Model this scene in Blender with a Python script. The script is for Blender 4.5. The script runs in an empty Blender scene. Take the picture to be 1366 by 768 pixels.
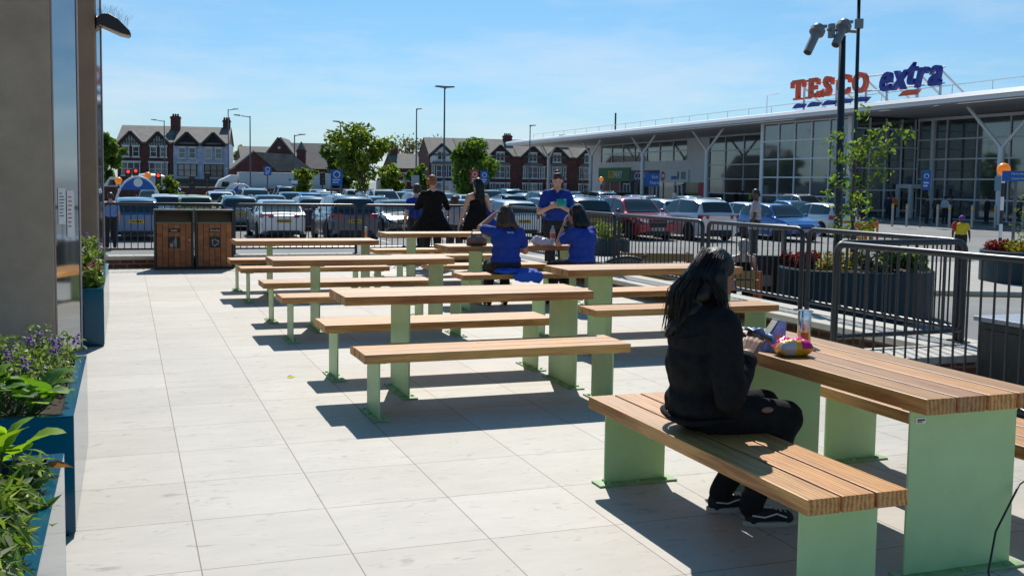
import bpy, bmesh, math, random
from math import sin, cos, pi, radians, sqrt, atan2
from mathutils import Vector, Matrix, noise as mnoise

random.seed(7)
sc = bpy.context.scene
COL = sc.collection

# ------------------------------------------------------------------ camera
CAM_H = 1.6
F_PX, CX, CY = 1400.0, 683.0, 352.0
PITCH, YAW, ROLL = radians(4.42), radians(20.2), 0.0145
_r0 = Vector((cos(YAW), -sin(YAW), 0))
_f0 = Vector((sin(YAW) * cos(PITCH), cos(YAW) * cos(PITCH), -sin(PITCH)))
_u0 = _r0.cross(_f0)
_R = _r0 * cos(ROLL) + _u0 * sin(ROLL)
_U = -_r0 * sin(ROLL) + _u0 * cos(ROLL)
cam_d = bpy.data.cameras.new('camera')
cam = bpy.data.objects.new('camera', cam_d)
COL.objects.link(cam)
cam_d.sensor_width = 36.0
cam_d.lens = F_PX / 1366 * 36.0
cam_d.shift_y = -(384 - CY) / 1366
cam_d.clip_start = 0.05
cam_d.clip_end = 5000
m = Matrix.Identity(4)
for i in range(3):
    m[i][0], m[i][1], m[i][2] = _R[i], _U[i], -_f0[i]
m[0][3], m[1][3], m[2][3] = 0, 0, CAM_H
cam.matrix_world = m
sc.camera = cam

# ------------------------------------------------------------------ light
SUN_EL, SUN_AZ = radians(47), radians(18)      # azimuth from +Y towards +X
w = bpy.data.worlds.new('World')
sc.world = w
w.use_nodes = True
nt = w.node_tree
for n in list(nt.nodes):
    nt.nodes.remove(n)
def wn(t, **k):
    n = nt.nodes.new(t)
    for a, b in k.items():
        setattr(n, a, b)
    return n
sky = wn('ShaderNodeTexSky', sky_type='NISHITA', sun_disc=False, sun_elevation=SUN_EL,
         sun_rotation=SUN_AZ, altitude=0.0, air_density=1.0, dust_density=0.35, ozone_density=2.2)
hs = wn('ShaderNodeHueSaturation')
hs.inputs['Saturation'].default_value = 1.0
tc = wn('ShaderNodeTexCoord')
sep = wn('ShaderNodeSeparateXYZ')
nt.links.new(tc.outputs['Generated'], sep.inputs[0])
mp = wn('ShaderNodeMapping')
mp.inputs['Scale'].default_value = (2.2, 2.2, 11.0)
nt.links.new(tc.outputs['Generated'], mp.inputs[0])
no = wn('ShaderNodeTexNoise')
no.inputs['Scale'].default_value = 1.6
no.inputs['Detail'].default_value = 7
no.inputs['Roughness'].default_value = 0.62
nt.links.new(mp.outputs[0], no.inputs['Vector'])
cr = wn('ShaderNodeValToRGB')
cr.color_ramp.elements[0].position = 0.43
cr.color_ramp.elements[1].position = 0.76
nt.links.new(no.outputs['Fac'], cr.inputs[0])
el = wn('ShaderNodeValToRGB')                   # clouds lie low over the horizon
e = el.color_ramp.elements
e[0].position, e[0].color = 0.0, (0.8, 0.8, 0.8, 1)
e[1].position, e[1].color = 0.30, (0, 0, 0, 1)
mid = el.color_ramp.elements.new(0.09); mid.color = (0.6, 0.6, 0.6, 1)
nt.links.new(sep.outputs['Z'], el.inputs[0])
mul = wn('ShaderNodeMath', operation='MULTIPLY')
nt.links.new(cr.outputs[0], mul.inputs[0])
nt.links.new(el.outputs[0], mul.inputs[1])
mx = wn('ShaderNodeMix', data_type='RGBA')
mx.inputs['B'].default_value = (8.0, 8.3, 8.8, 1)
nt.links.new(mul.outputs[0], mx.inputs['Factor'])
nt.links.new(sky.outputs[0], hs.inputs['Color'])
tn = wn('ShaderNodeVectorMath', operation='MULTIPLY')
tr_ = wn('ShaderNodeValToRGB')
tr_.color_ramp.elements[0].position, tr_.color_ramp.elements[0].color = 0.0, (0.54, 0.73, 1.0, 1)
tr_.color_ramp.elements[1].position, tr_.color_ramp.elements[1].color = 0.35, (0.53, 0.93, 1.0, 1)
nt.links.new(sep.outputs['Z'], tr_.inputs[0])
nt.links.new(tr_.outputs[0], tn.inputs[1])
nt.links.new(hs.outputs[0], tn.inputs[0])
nt.links.new(tn.outputs[0], mx.inputs['A'])
bg = wn('ShaderNodeBackground')
bg.inputs['Strength'].default_value = 0.08
nt.links.new(mx.outputs['Result'], bg.inputs['Color'])
out = wn('ShaderNodeOutputWorld')
nt.links.new(bg.outputs[0], out.inputs[0])

sun_d = bpy.data.lights.new('sun', 'SUN')
sun_d.energy = 3.7
sun_d.angle = radians(0.5)
sun_d.color = (1.0, 0.955, 0.88)
sun = bpy.data.objects.new('sun', sun_d)
COL.objects.link(sun)
sd = Vector((sin(SUN_AZ) * cos(SUN_EL), cos(SUN_AZ) * cos(SUN_EL), sin(SUN_EL)))
sun.rotation_euler = sd.to_track_quat('Z', 'Y').to_euler()
sun.location = (20, 40, 60)

vs = sc.view_settings
vs.view_transform = 'Standard'
vs.look = 'None'
vs.exposure = 0.38
vs.gamma = 1
vs.use_curve_mapping = False
sc.cycles.max_bounces = 6
sc.cycles.diffuse_bounces = 3
sc.cycles.glossy_bounces = 3
sc.cycles.transmission_bounces = 4
sc.cycles.transparent_max_bounces = 8
sc.cycles.caustics_reflective = False
sc.cycles.caustics_refractive = False
sc.cycles.use_denoising = True

GZ = -0.6          # level of the car park below the terrace

# ------------------------------------------------------------------ geometry of the photograph
def ray(x, y):
    a, b = x - CX, y - CY
    X = a * cos(ROLL) + b * sin(ROLL)
    Y = -a * sin(ROLL) + b * cos(ROLL)
    return (_r0 * (X / F_PX) - _u0 * (Y / F_PX) + _f0)
def onz(x, y, z=0.0):
    d = ray(x, y)
    return Vector((0, 0, CAM_H)) + d * ((z - CAM_H) / d.z)
def aty(x, y, Yw):
    d = ray(x, y)
    return Vector((0, 0, CAM_H)) + d * (Yw / d.y)
def atx(x, y, Xw):
    d = ray(x, y)
    return Vector((0, 0, CAM_H)) + d * (Xw / d.x)

# ------------------------------------------------------------------ materials
MATS = {}
def mat(name, col=(.5, .5, .5), rough=.5, metal=0.0, var=0.0, vscale=8.0, spec=None, stretch=None,
        bump=0.0, bscale=60.0, coat=0.0, attr=None, trans=0.0, alpha=1.0, emit=None, detail=4):
    if name in MATS:
        return MATS[name]
    M = bpy.data.materials.new(name)
    M.use_nodes = True
    t = M.node_tree
    b = t.nodes['Principled BSDF']
    b.inputs['Base Color'].default_value = (*col, 1)
    b.inputs['Roughness'].default_value = rough
    b.inputs['Metallic'].default_value = metal
    if spec is not None:
        b.inputs['Specular IOR Level'].default_value = spec
    if coat:
        b.inputs['Coat Weight'].default_value = coat
        b.inputs['Coat Roughness'].default_value = .05
    if alpha < 1:
        b.inputs['Alpha'].default_value = alpha
    L = t.links.new
    vec = None
    if var or bump:
        c = t.nodes.new('ShaderNodeTexCoord')
        mpn = t.nodes.new('ShaderNodeMapping')
        mpn.inputs['Scale'].default_value = stretch or (1, 1, 1)
        L(c.outputs['Object'], mpn.inputs[0])
        vec = mpn.outputs[0]
    src = None
    if attr:
        a = t.nodes.new('ShaderNodeVertexColor'); a.layer_name = attr
        mm = t.nodes.new('ShaderNodeMix'); mm.data_type = 'RGBA'; mm.blend_type = 'MULTIPLY'
        mm.inputs['Factor'].default_value = 1
        mm.inputs['A'].default_value = (*col, 1)
        L(a.outputs['Color'], mm.inputs['B'])
        src = mm.outputs['Result']
    if var:
        n = t.nodes.new('ShaderNodeTexNoise')
        n.inputs['Scale'].default_value = vscale
        n.inputs['Detail'].default_value = detail
        n.inputs['Roughness'].default_value = .6
        L(vec, n.inputs['Vector'])
        mr = t.nodes.new('ShaderNodeMapRange')
        mr.inputs['From Min'].default_value = .3
        mr.inputs['From Max'].default_value = .7
        mr.inputs['To Min'].default_value = 1 - var
        mr.inputs['To Max'].default_value = 1 + var
        L(n.outputs['Fac'], mr.inputs['Value'])
        vm = t.nodes.new('ShaderNodeVectorMath'); vm.operation = 'SCALE'
        if src:
            L(src, vm.inputs[0])
        else:
            vm.inputs[0].default_value = col
        L(mr.outputs[0], vm.inputs['Scale'])
        src = vm.outputs[0]
    if src:
        L(src, b.inputs['Base Color'])
    if bump:
        n2 = t.nodes.new('ShaderNodeTexNoise')
        n2.inputs['Scale'].default_value = bscale
        n2.inputs['Detail'].default_value = 5
        L(vec, n2.inputs['Vector'])
        bp = t.nodes.new('ShaderNodeBump')
        bp.inputs['Strength'].default_value = bump
        bp.inputs['Distance'].default_value = .01
        L(n2.outputs['Fac'], bp.inputs['Height'])
        L(bp.outputs[0], b.inputs['Normal'])
    if trans:
        tr = t.nodes.new('ShaderNodeBsdfTranslucent')
        if src:
            sc2 = t.nodes.new('ShaderNodeVectorMath'); sc2.operation = 'MULTIPLY'
            sc2.inputs[1].default_value = (1.9, 1.9, .6)
            L(src, sc2.inputs[0]); L(sc2.outputs[0], tr.inputs[0])
        else:
            tr.inputs[0].default_value = (*col, 1)
        ms = t.nodes.new('ShaderNodeMixShader'); ms.inputs[0].default_value = trans
        o = t.nodes['Material Output']
        L(b.outputs[0], ms.inputs[1]); L(tr.outputs[0], ms.inputs[2]); L(ms.outputs[0], o.inputs[0])
    if emit:
        b.inputs['Emission Color'].default_value = (*emit[0], 1)
        b.inputs['Emission Strength'].default_value = emit[1]
    MATS[name] = M
    return M

def brickmat(name, c1, c2, mortar, bw=.225, bh=.075, mort=.012, rough=.85):
    if name in MATS:
        return MATS[name]
    M = bpy.data.materials.new(name); M.use_nodes = True
    t = M.node_tree; L = t.links.new; b = t.nodes['Principled BSDF']
    b.inputs['Roughness'].default_value = rough
    c = t.nodes.new('ShaderNodeTexCoord'); s = t.nodes.new('ShaderNodeSeparateXYZ')
    L(c.outputs['Object'], s.inputs[0])
    ad = t.nodes.new('ShaderNodeMath'); ad.operation = 'ADD'
    L(s.outputs['X'], ad.inputs[0]); L(s.outputs['Y'], ad.inputs[1])
    cb = t.nodes.new('ShaderNodeCombineXYZ')
    L(ad.outputs[0], cb.inputs[0]); L(s.outputs['Z'], cb.inputs[1])
    k = t.nodes.new('ShaderNodeTexBrick')
    k.inputs['Scale'].default_value = 1
    k.inputs['Brick Width'].default_value = bw; k.inputs['Row Height'].default_value = bh
    k.inputs['Mortar Size'].default_value = mort
    k.inputs['Color1'].default_value = (*c1, 1); k.inputs['Color2'].default_value = (*c2, 1)
    k.inputs['Mortar'].default_value = (*mortar, 1)
    L(cb.outputs[0], k.inputs['Vector'])
    n = t.nodes.new('ShaderNodeTexNoise'); n.inputs['Scale'].default_value = 1.3; n.inputs['Detail'].default_value = 6
    L(c.outputs['Object'], n.inputs['Vector'])
    mr = t.nodes.new('ShaderNodeMapRange'); mr.inputs['From Min'].default_value = .3; mr.inputs['From Max'].default_value = .7
    mr.inputs['To Min'].default_value = .75; mr.inputs['To Max'].default_value = 1.25
    L(n.outputs['Fac'], mr.inputs['Value'])
    vm = t.nodes.new('ShaderNodeVectorMath'); vm.operation = 'SCALE'
    L(k.outputs['Color'], vm.inputs[0]); L(mr.outputs[0], vm.inputs['Scale'])
    L(vm.outputs[0], b.inputs['Base Color'])
    MATS[name] = M
    return M

def wood(name, col, light, rough=.5):
    M = bpy.data.materials.new(name); M.use_nodes = True
    t = M.node_tree; L = t.links.new; b = t.nodes['Principled BSDF']
    c = t.nodes.new('ShaderNodeTexCoord')
    a = t.nodes.new('ShaderNodeVertexColor'); a.layer_name = 'tone'
    # offset the grain per board by its tone so no two boards share it
    mp_ = t.nodes.new('ShaderNodeMapping'); mp_.inputs['Scale'].default_value = (2.0, 34, 34)
    oi = t.nodes.new('ShaderNodeObjectInfo')
    av = t.nodes.new('ShaderNodeVectorMath'); av.operation = 'MULTIPLY_ADD'
    L(a.outputs['Color'], av.inputs[0]); av.inputs[1].default_value = (9, 9, 9); L(c.outputs['Object'], av.inputs[2])
    rv = t.nodes.new('ShaderNodeVectorMath'); rv.operation = 'ADD'
    cx = t.nodes.new('ShaderNodeCombineXYZ'); ml = t.nodes.new('ShaderNodeMath'); ml.operation = 'MULTIPLY'
    ml.inputs[1].default_value = 40; L(oi.outputs['Random'], ml.inputs[0]); L(ml.outputs[0], cx.inputs[0])
    L(av.outputs[0], rv.inputs[0]); L(cx.outputs[0], rv.inputs[1])
    L(rv.outputs[0], mp_.inputs[0])
    n = t.nodes.new('ShaderNodeTexNoise'); n.inputs['Scale'].default_value = 1.5; n.inputs['Detail'].default_value = 6
    n.inputs['Distortion'].default_value = .6; n.inputs['Roughness'].default_value = .65
    L(mp_.outputs[0], n.inputs['Vector'])
    wv = t.nodes.new('ShaderNodeTexWave'); wv.bands_direction = 'Y'; wv.inputs['Scale'].default_value = 5
    wv.inputs['Distortion'].default_value = 7; wv.inputs['Detail'].default_value = 3; wv.inputs['Detail Scale'].default_value = .5
    mpw = t.nodes.new('ShaderNodeMapping'); mpw.inputs['Scale'].default_value = (.35, 3, 3)
    L(rv.outputs[0], mpw.inputs[0]); L(mpw.outputs[0], wv.inputs['Vector'])
    mxn = t.nodes.new('ShaderNodeMath'); mxn.operation = 'MULTIPLY_ADD'; mxn.inputs[1].default_value = .3
    L(wv.outputs['Fac'], mxn.inputs[0]); L(n.outputs['Fac'], mxn.inputs[2])
    r = t.nodes.new('ShaderNodeValToRGB')
    r.color_ramp.elements[0].position = .42; r.color_ramp.elements[0].color = (*col, 1)
    r.color_ramp.elements[1].position = .85; r.color_ramp.elements[1].color = (*light, 1)
    L(mxn.outputs[0], r.inputs[0])
    mm = t.nodes.new('ShaderNodeMix'); mm.data_type = 'RGBA'; mm.blend_type = 'MULTIPLY'; mm.inputs['Factor'].default_value = 1
    L(r.outputs[0], mm.inputs['A']); L(a.outputs['Color'], mm.inputs['B'])
    tv = t.nodes.new('ShaderNodeMapRange'); tv.inputs['To Min'].default_value = .84; tv.inputs['To Max'].default_value = 1.14
    L(oi.outputs['Random'], tv.inputs['Value'])
    # weathered grey streaks along the boards
    wg = t.nodes.new('ShaderNodeTexNoise'); wg.inputs['Scale'].default_value = 1.1; wg.inputs['Detail'].default_value = 5
    mpg = t.nodes.new('ShaderNodeMapping'); mpg.inputs['Scale'].default_value = (1.6, 9, 9)
    L(rv.outputs[0], mpg.inputs[0]); L(mpg.outputs[0], wg.inputs['Vector'])
    wr = t.nodes.new('ShaderNodeMapRange'); wr.inputs['From Min'].default_value = .52; wr.inputs['From Max'].default_value = .75; wr.inputs['To Max'].default_value = .38
    L(wg.outputs['Fac'], wr.inputs['Value'])
    gm = t.nodes.new('ShaderNodeMix'); gm.data_type = 'RGBA'; gm.inputs['B'].default_value = (.42, .28, .16, 1)
    L(wr.outputs[0], gm.inputs['Factor']); L(mm.outputs['Result'], gm.inputs['A'])
    tvv = t.nodes.new('ShaderNodeVectorMath'); tvv.operation = 'SCALE'; L(gm.outputs['Result'], tvv.inputs[0]); L(tv.outputs[0], tvv.inputs['Scale'])
    L(tvv.outputs[0], b.inputs['Base Color'])
    b.inputs['Specular IOR Level'].default_value = .55
    b.inputs['Roughness'].default_value = rough
    bp = t.nodes.new('ShaderNodeBump'); bp.inputs['Strength'].default_value = .18; bp.inputs['Distance'].default_value = .004
    L(n.outputs['Fac'], bp.inputs['Height']); L(bp.outputs[0], b.inputs['Normal'])
    MATS[name] = M
    return M

# ------------------------------------------------------------------ mesh builder
class MB:
    def __init__(s):
        s.v = []; s.f = []; s.t = []      # verts, faces, tone per face
        s.tone = (1, 1, 1)
    def add(s, vs_, fs, M=None):
        o = len(s.v)
        for p in vs_:
            p = Vector(p)
            if M is not None:
                p = M @ p
            s.v.append(p)
        for f in fs:
            s.f.append([i + o for i in f]); s.t.append(s.tone)
        return s
    def box(s, x0, x1, y0, y1, z0, z1, M=None):
        vs_ = [(x0, y0, z0), (x1, y0, z0), (x1, y1, z0), (x0, y1, z0), (x0, y0, z1), (x1, y0, z1), (x1, y1, z1), (x0, y1, z1)]
        return s.add(vs_, [(0, 3, 2, 1), (4, 5, 6, 7), (0, 1, 5, 4), (1, 2, 6, 5), (2, 3, 7, 6), (3, 0, 4, 7)], M)
    def prism(s, poly, d0, d1, axis='y', M=None):
        # poly in the plane of the other two axes, extruded along axis
        n = len(poly)
        def P(a, b, d):
            return {'x': (d, a, b), 'y': (a, d, b), 'z': (a, b, d)}[axis]
        vs_ = [P(a, b, d0) for a, b in poly] + [P(a, b, d1) for a, b in poly]
        fs = [tuple(range(n))[::-1], tuple(range(n, 2 * n))]
        for i in range(n):
            j = (i + 1) % n
            fs.append((i, j, n + j, n + i))
        return s.add(vs_, fs, M)
    def tube(s, pts, r, seg=8, caps=True, closed=False):
        pts = [Vector(p) for p in pts]
        n = len(pts)
        rr = r if isinstance(r, (list, tuple)) else [r] * n
        rings = []
        prev = None
        for i, p in enumerate(pts):
            if closed:
                d = pts[(i + 1) % n] - pts[i - 1]
            else:
                d = (pts[min(i + 1, n - 1)] - pts[max(i - 1, 0)])
            d.normalize()
            if prev is None:
                a = d.orthogonal().normalized()
            else:
                a = (prev - d * prev.dot(d))
                a = a.normalized() if a.length > 1e-6 else d.orthogonal().normalized()
            prev = a
            b = d.cross(a)
            rings.append([p + (a * cos(2 * pi * k / seg) + b * sin(2 * pi * k / seg)) * rr[i] for k in range(seg)])
        vs_ = [q for rg in rings for q in rg]
        fs = []
        for i in range(n if closed else n - 1):
            i2 = (i + 1) % n
            for k in range(seg):
                k2 = (k + 1) % seg
                fs.append((i * seg + k, i * seg + k2, i2 * seg + k2, i2 * seg + k))
        if caps and not closed:
            fs.append(tuple(range(seg))[::-1]); fs.append(tuple(range((n - 1) * seg, n * seg)))
        return s.add(vs_, fs)
    def lathe(s, prof, c=(0, 0, 0), seg=24, M=None, sx=1, sy=1):
        n = len(prof)
        vs_ = [(c[0] + r * cos(2 * pi * k / seg) * sx, c[1] + r * sin(2 * pi * k / seg) * sy, c[2] + z) for r, z in prof for k in range(seg)]
        fs = []
        for i in range(n - 1):
            for k in range(seg):
                k2 = (k + 1) % seg
                fs.append((i * seg + k, i * seg + k2, (i + 1) * seg + k2, (i + 1) * seg + k))
        if prof[0][0] > 1e-5: fs.append(tuple(range(seg))[::-1])
        if prof[-1][0] > 1e-5: fs.append(tuple(range((n - 1) * seg, n * seg)))
        return s.add(vs_, fs, M)
    def ball(s, c, r, seg=12, M=None):
        r = r if isinstance(r, (list, tuple)) else (r, r, r)
        rings = seg // 2
        vs_ = []; fs = []
        for i in range(rings + 1):
            th = pi * i / rings
            for k in range(seg):
                ph = 2 * pi * k / seg
                vs_.append((c[0] + r[0] * sin(th) * cos(ph), c[1] + r[1] * sin(th) * sin(ph), c[2] - r[2] * cos(th)))
        for i in range(rings):
            for k in range(seg):
                k2 = (k + 1) % seg
                fs.append((i * seg + k, i * seg + k2, (i + 1) * seg + k2, (i + 1) * seg + k))
        return s.add(vs_, fs, M)
    def quad(s, a, b, c, d):
        return s.add([a, b, c, d], [(0, 1, 2, 3)])
    def mesh(s, name, material, smooth=False, tone=False):
        me = bpy.data.meshes.new(name)
        me.from_pydata([tuple(p) for p in s.v], [], s.f)
        me.validate(clean_customdata=False)
        if tone and len(me.polygons) == len(s.t):
            ca = me.color_attributes.new('tone', 'FLOAT_COLOR', 'CORNER')
            for p in me.polygons:
                c = (*s.t[p.index], 1)
                for li in p.loop_indices:
                    ca.data[li].color = c
        if material:
            me.materials.append(material)
        if smooth:
            me.polygons.foreach_set('use_smooth', [True] * len(me.polygons))
        me.update()
        return me
    def build(s, name, material, parent=None, smooth=False, tone=False, bevel=0, auto=None, loc=None):
        o = bpy.data.objects.new(name, s.mesh(name, material, smooth, tone))
        COL.objects.link(o)
        if parent: o.parent = parent
        if loc: o.location = loc
        if bevel:
            bv = o.modifiers.new('bevel', 'BEVEL'); bv.width = bevel; bv.segments = 2; bv.limit_method = 'ANGLE'
        if auto is not None:
            bm = bmesh.new(); bm.from_mesh(o.data)
            bmesh.ops.remove_doubles(bm, verts=bm.verts, dist=1e-5)
            for e_ in bm.edges:
                e_.smooth = len(e_.link_faces) == 2 and e_.calc_face_angle(0) < radians(auto)
            for f_ in bm.faces: f_.smooth = True
            bm.to_mesh(o.data); bm.free()
        return o

def tag(o, label, cat, group=None):
    o['label'] = label; o['category'] = cat
    if group: o['group'] = group
    return o
def thing(name, label, cat, loc=(0, 0, 0), rz=0, group=None):
    o = bpy.data.objects.new(name, None)
    COL.objects.link(o)
    o.empty_display_size = .1
    o.location = loc; o.rotation_euler = (0, 0, rz)
    return tag(o, label, cat, group)
def struct(o):
    o['kind'] = 'structure'
    return o
def kids(o):
    return [c for c in bpy.data.objects if c.parent == o]
CH = {}
def dup(root, loc, rz, label, group=None, src_children=None):
    r = root.copy(); COL.objects.link(r)
    r.location = loc; r.rotation_euler = (0, 0, rz); r['label'] = label
    if group: r['group'] = group
    def rec(a, b):
        if a.name not in CH: CH[a.name] = kids(a)
        for c in CH[a.name]:
            d = c.copy(); COL.objects.link(d); d.parent = b
            rec(c, d)
    rec(root, r)
    return r
WORK = bpy.data.scenes.new('workbench')        # an empty scene for evaluating modifiers quickly; removed at the end
def bake(tmp):
    WORK.collection.objects.link(tmp)
    with bpy.context.temp_override(scene=WORK, view_layer=WORK.view_layers[0]):
        dg = bpy.context.evaluated_depsgraph_get()
    dg.update()
    me = bpy.data.meshes.new_from_object(tmp.evaluated_get(dg), depsgraph=dg)
    return me
def text(s, size, material, parent, loc, rot=(pi / 2, 0, 0), name='lettering', ext=.002, offset=0.0, shear=0.0, align='CENTER', sx=1.0, spacing=1.0):
    c = bpy.data.curves.new('txt', 'FONT')
    c.body = s; c.size = size; c.extrude = ext; c.offset = offset; c.shear = shear
    c.align_x = align; c.align_y = 'CENTER'; c.space_character = spacing; c.resolution_u = 3
    tmp = bpy.data.objects.new('txt', c)
    me = bake(tmp)
    bpy.data.objects.remove(tmp); bpy.data.curves.remove(c)
    me.materials.clear(); me.materials.append(material)
    o = bpy.data.objects.new(name, me); COL.objects.link(o)
    o.parent = parent; o.location = loc; o.rotation_euler = rot; o.scale = (sx, 1, 1)
    return o

# ------------------------------------------------------------------ shared materials
WOOD = wood('hardwood', (.31, .110, .024), (.70, .365, .105), .48)
BINWOOD = wood('bin_wood', (.26, .085, .024), (.44, .16, .05), .55)
GREEN = mat('pale_green_paint', (.44, .65, .32), .42, var=.07, vscale=3.5, bump=.06, bscale=70, detail=9)
STEEL = mat('bolt_steel', (.4, .42, .38), .35, .9)
FENCE = mat('dark_grey_metal', (.035, .036, .04), .38, .3, spec=.6)
BLACK = mat('black_metal', (.02, .02, .022), .4)
CONC = mat('render_concrete', (.40, .30, .215), .9, var=.12, vscale=3.0, bump=.35, bscale=90)
GLASS = mat('dark_glass', (.19, .215, .225), .045, .75, spec=.9, var=.10, vscale=.35)
TEAL = mat('blue_gloss_paint', (.002, .085, .15), .13, spec=.38)
DTEAL = mat('dark_teal_paint', (.004, .030, .045), .5, var=.15, vscale=2, spec=.3)
COPING = mat('coping_stone', (.55, .52, .46), .85, var=.1, vscale=6)
BRICK = brickmat('red_brick', (.27, .095, .055), (.2, .065, .04), (.34, .31, .28))
WHITE = mat('white_paint', (.78, .78, .78), .5)
WHITEM = mat('white_metal', (.76, .77, .79), .4)
RED = mat('red_letter', (.80, .11, .035), .45)
NAVY = mat('navy_letter', (.012, .03, .30), .4)
SIGNBLUE = mat('sign_blue', (.01, .11, .42), .45)
SIGNRED = mat('sign_red', (.55, .03, .04), .45)
ORANGE = mat('orange_plastic', (.75, .14, .015), .45)
AMBER = mat('amber_lens', (.9, .22, .01), .3, emit=((1, .25, .01), .25))
SOIL = mat('soil', (.05, .035, .025), 1.0, var=.4, vscale=30, bump=.6, bscale=50)
LEAF = mat('leaf', (1, 1, 1), .5, attr='tone', trans=.42)
GLOSSLEAF = mat('glossy_leaf', (1, 1, 1), .6, attr='tone', trans=.4)
BARK = mat('bark', (.11, .085, .065), .9, var=.3, vscale=12, bump=.5, bscale=40)
SKIN = mat('skin', (.56, .30, .21), .5)
SKIN2 = mat('light_skin', (.66, .39, .29), .5)
SKIN3 = mat('dark_skin', (.10, .05, .03), .5)
BLUECLOTH = mat('blue_cotton', (.008, .045, .33), .85, var=.18, vscale=14, bump=.35, bscale=26)
BLACKCLOTH = mat('black_denim', (.0115, .0112, .012), .9, spec=.2, var=.3, vscale=20, bump=.5, bscale=30)
DARKCLOTH = mat('dark_trousers', (.02, .021, .026), .9, var=.2, vscale=14, bump=.5, bscale=18)
HAIRB = mat('black_hair', (.006, .0055, .006), .34, spec=.32, bump=.5, bscale=24, stretch=(6, 6, .6))
HAIRBR = mat('brown_hair', (.05, .024, .013), .4, bump=.5, bscale=30, stretch=(5, 5, .7), var=.3, vscale=14)
HAIRRED = mat('ginger_hair', (.30, .10, .03), .42, bump=.4, bscale=40, var=.3, vscale=20)
TYRE = mat('tyre_rubber', (.015, .015, .016), .8)
RIM = mat('alloy_rim', (.45, .46, .48), .3, .85)
CARGLASS = mat('car_glass', (.02, .032, .036), .03, spec=.9)
LAMPRED = mat('tail_lamp', (.42, .012, .015), .18, spec=.7)
LAMPW = mat('head_lamp', (.62, .66, .7), .1, .55)
PLATEY = mat('yellow_plate', (.75, .45, .03), .5)
PLATEW = mat('white_plate', (.7, .7, .68), .5)
PLAS = mat('black_plastic', (.018, .018, .02), .6)
SLATE = mat('slate_roof', (.17, .155, .14), .8, var=.25, vscale=1.2, bump=.3, bscale=12)
HBRICK = brickmat('house_brick', (.13, .035, .028), (.10, .026, .022), (.15, .07, .06))
TRIM = mat('white_trim', (.7, .7, .69), .6)
HGLASS = mat('house_glass', (.05, .06, .065), .08, spec=.8)
DTRIM = mat('dark_timber', (.02, .016, .014), .7)
ASPH = mat('asphalt', (.23, .23, .225), .92, var=.22, vscale=.35, bump=.25, bscale=70, detail=8)
LINE = mat('road_paint', (.72, .72, .70), .8, var=.15, vscale=3)
YLINE = mat('yellow_road_paint', (.65, .45, .08), .8, var=.15, vscale=3)

# ------------------------------------------------------------------ ground
g = MB()
g.box(-900, 1100, -300, 1300, GZ - 1, GZ)
struct(g.build('car_park_ground', ASPH))
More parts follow.
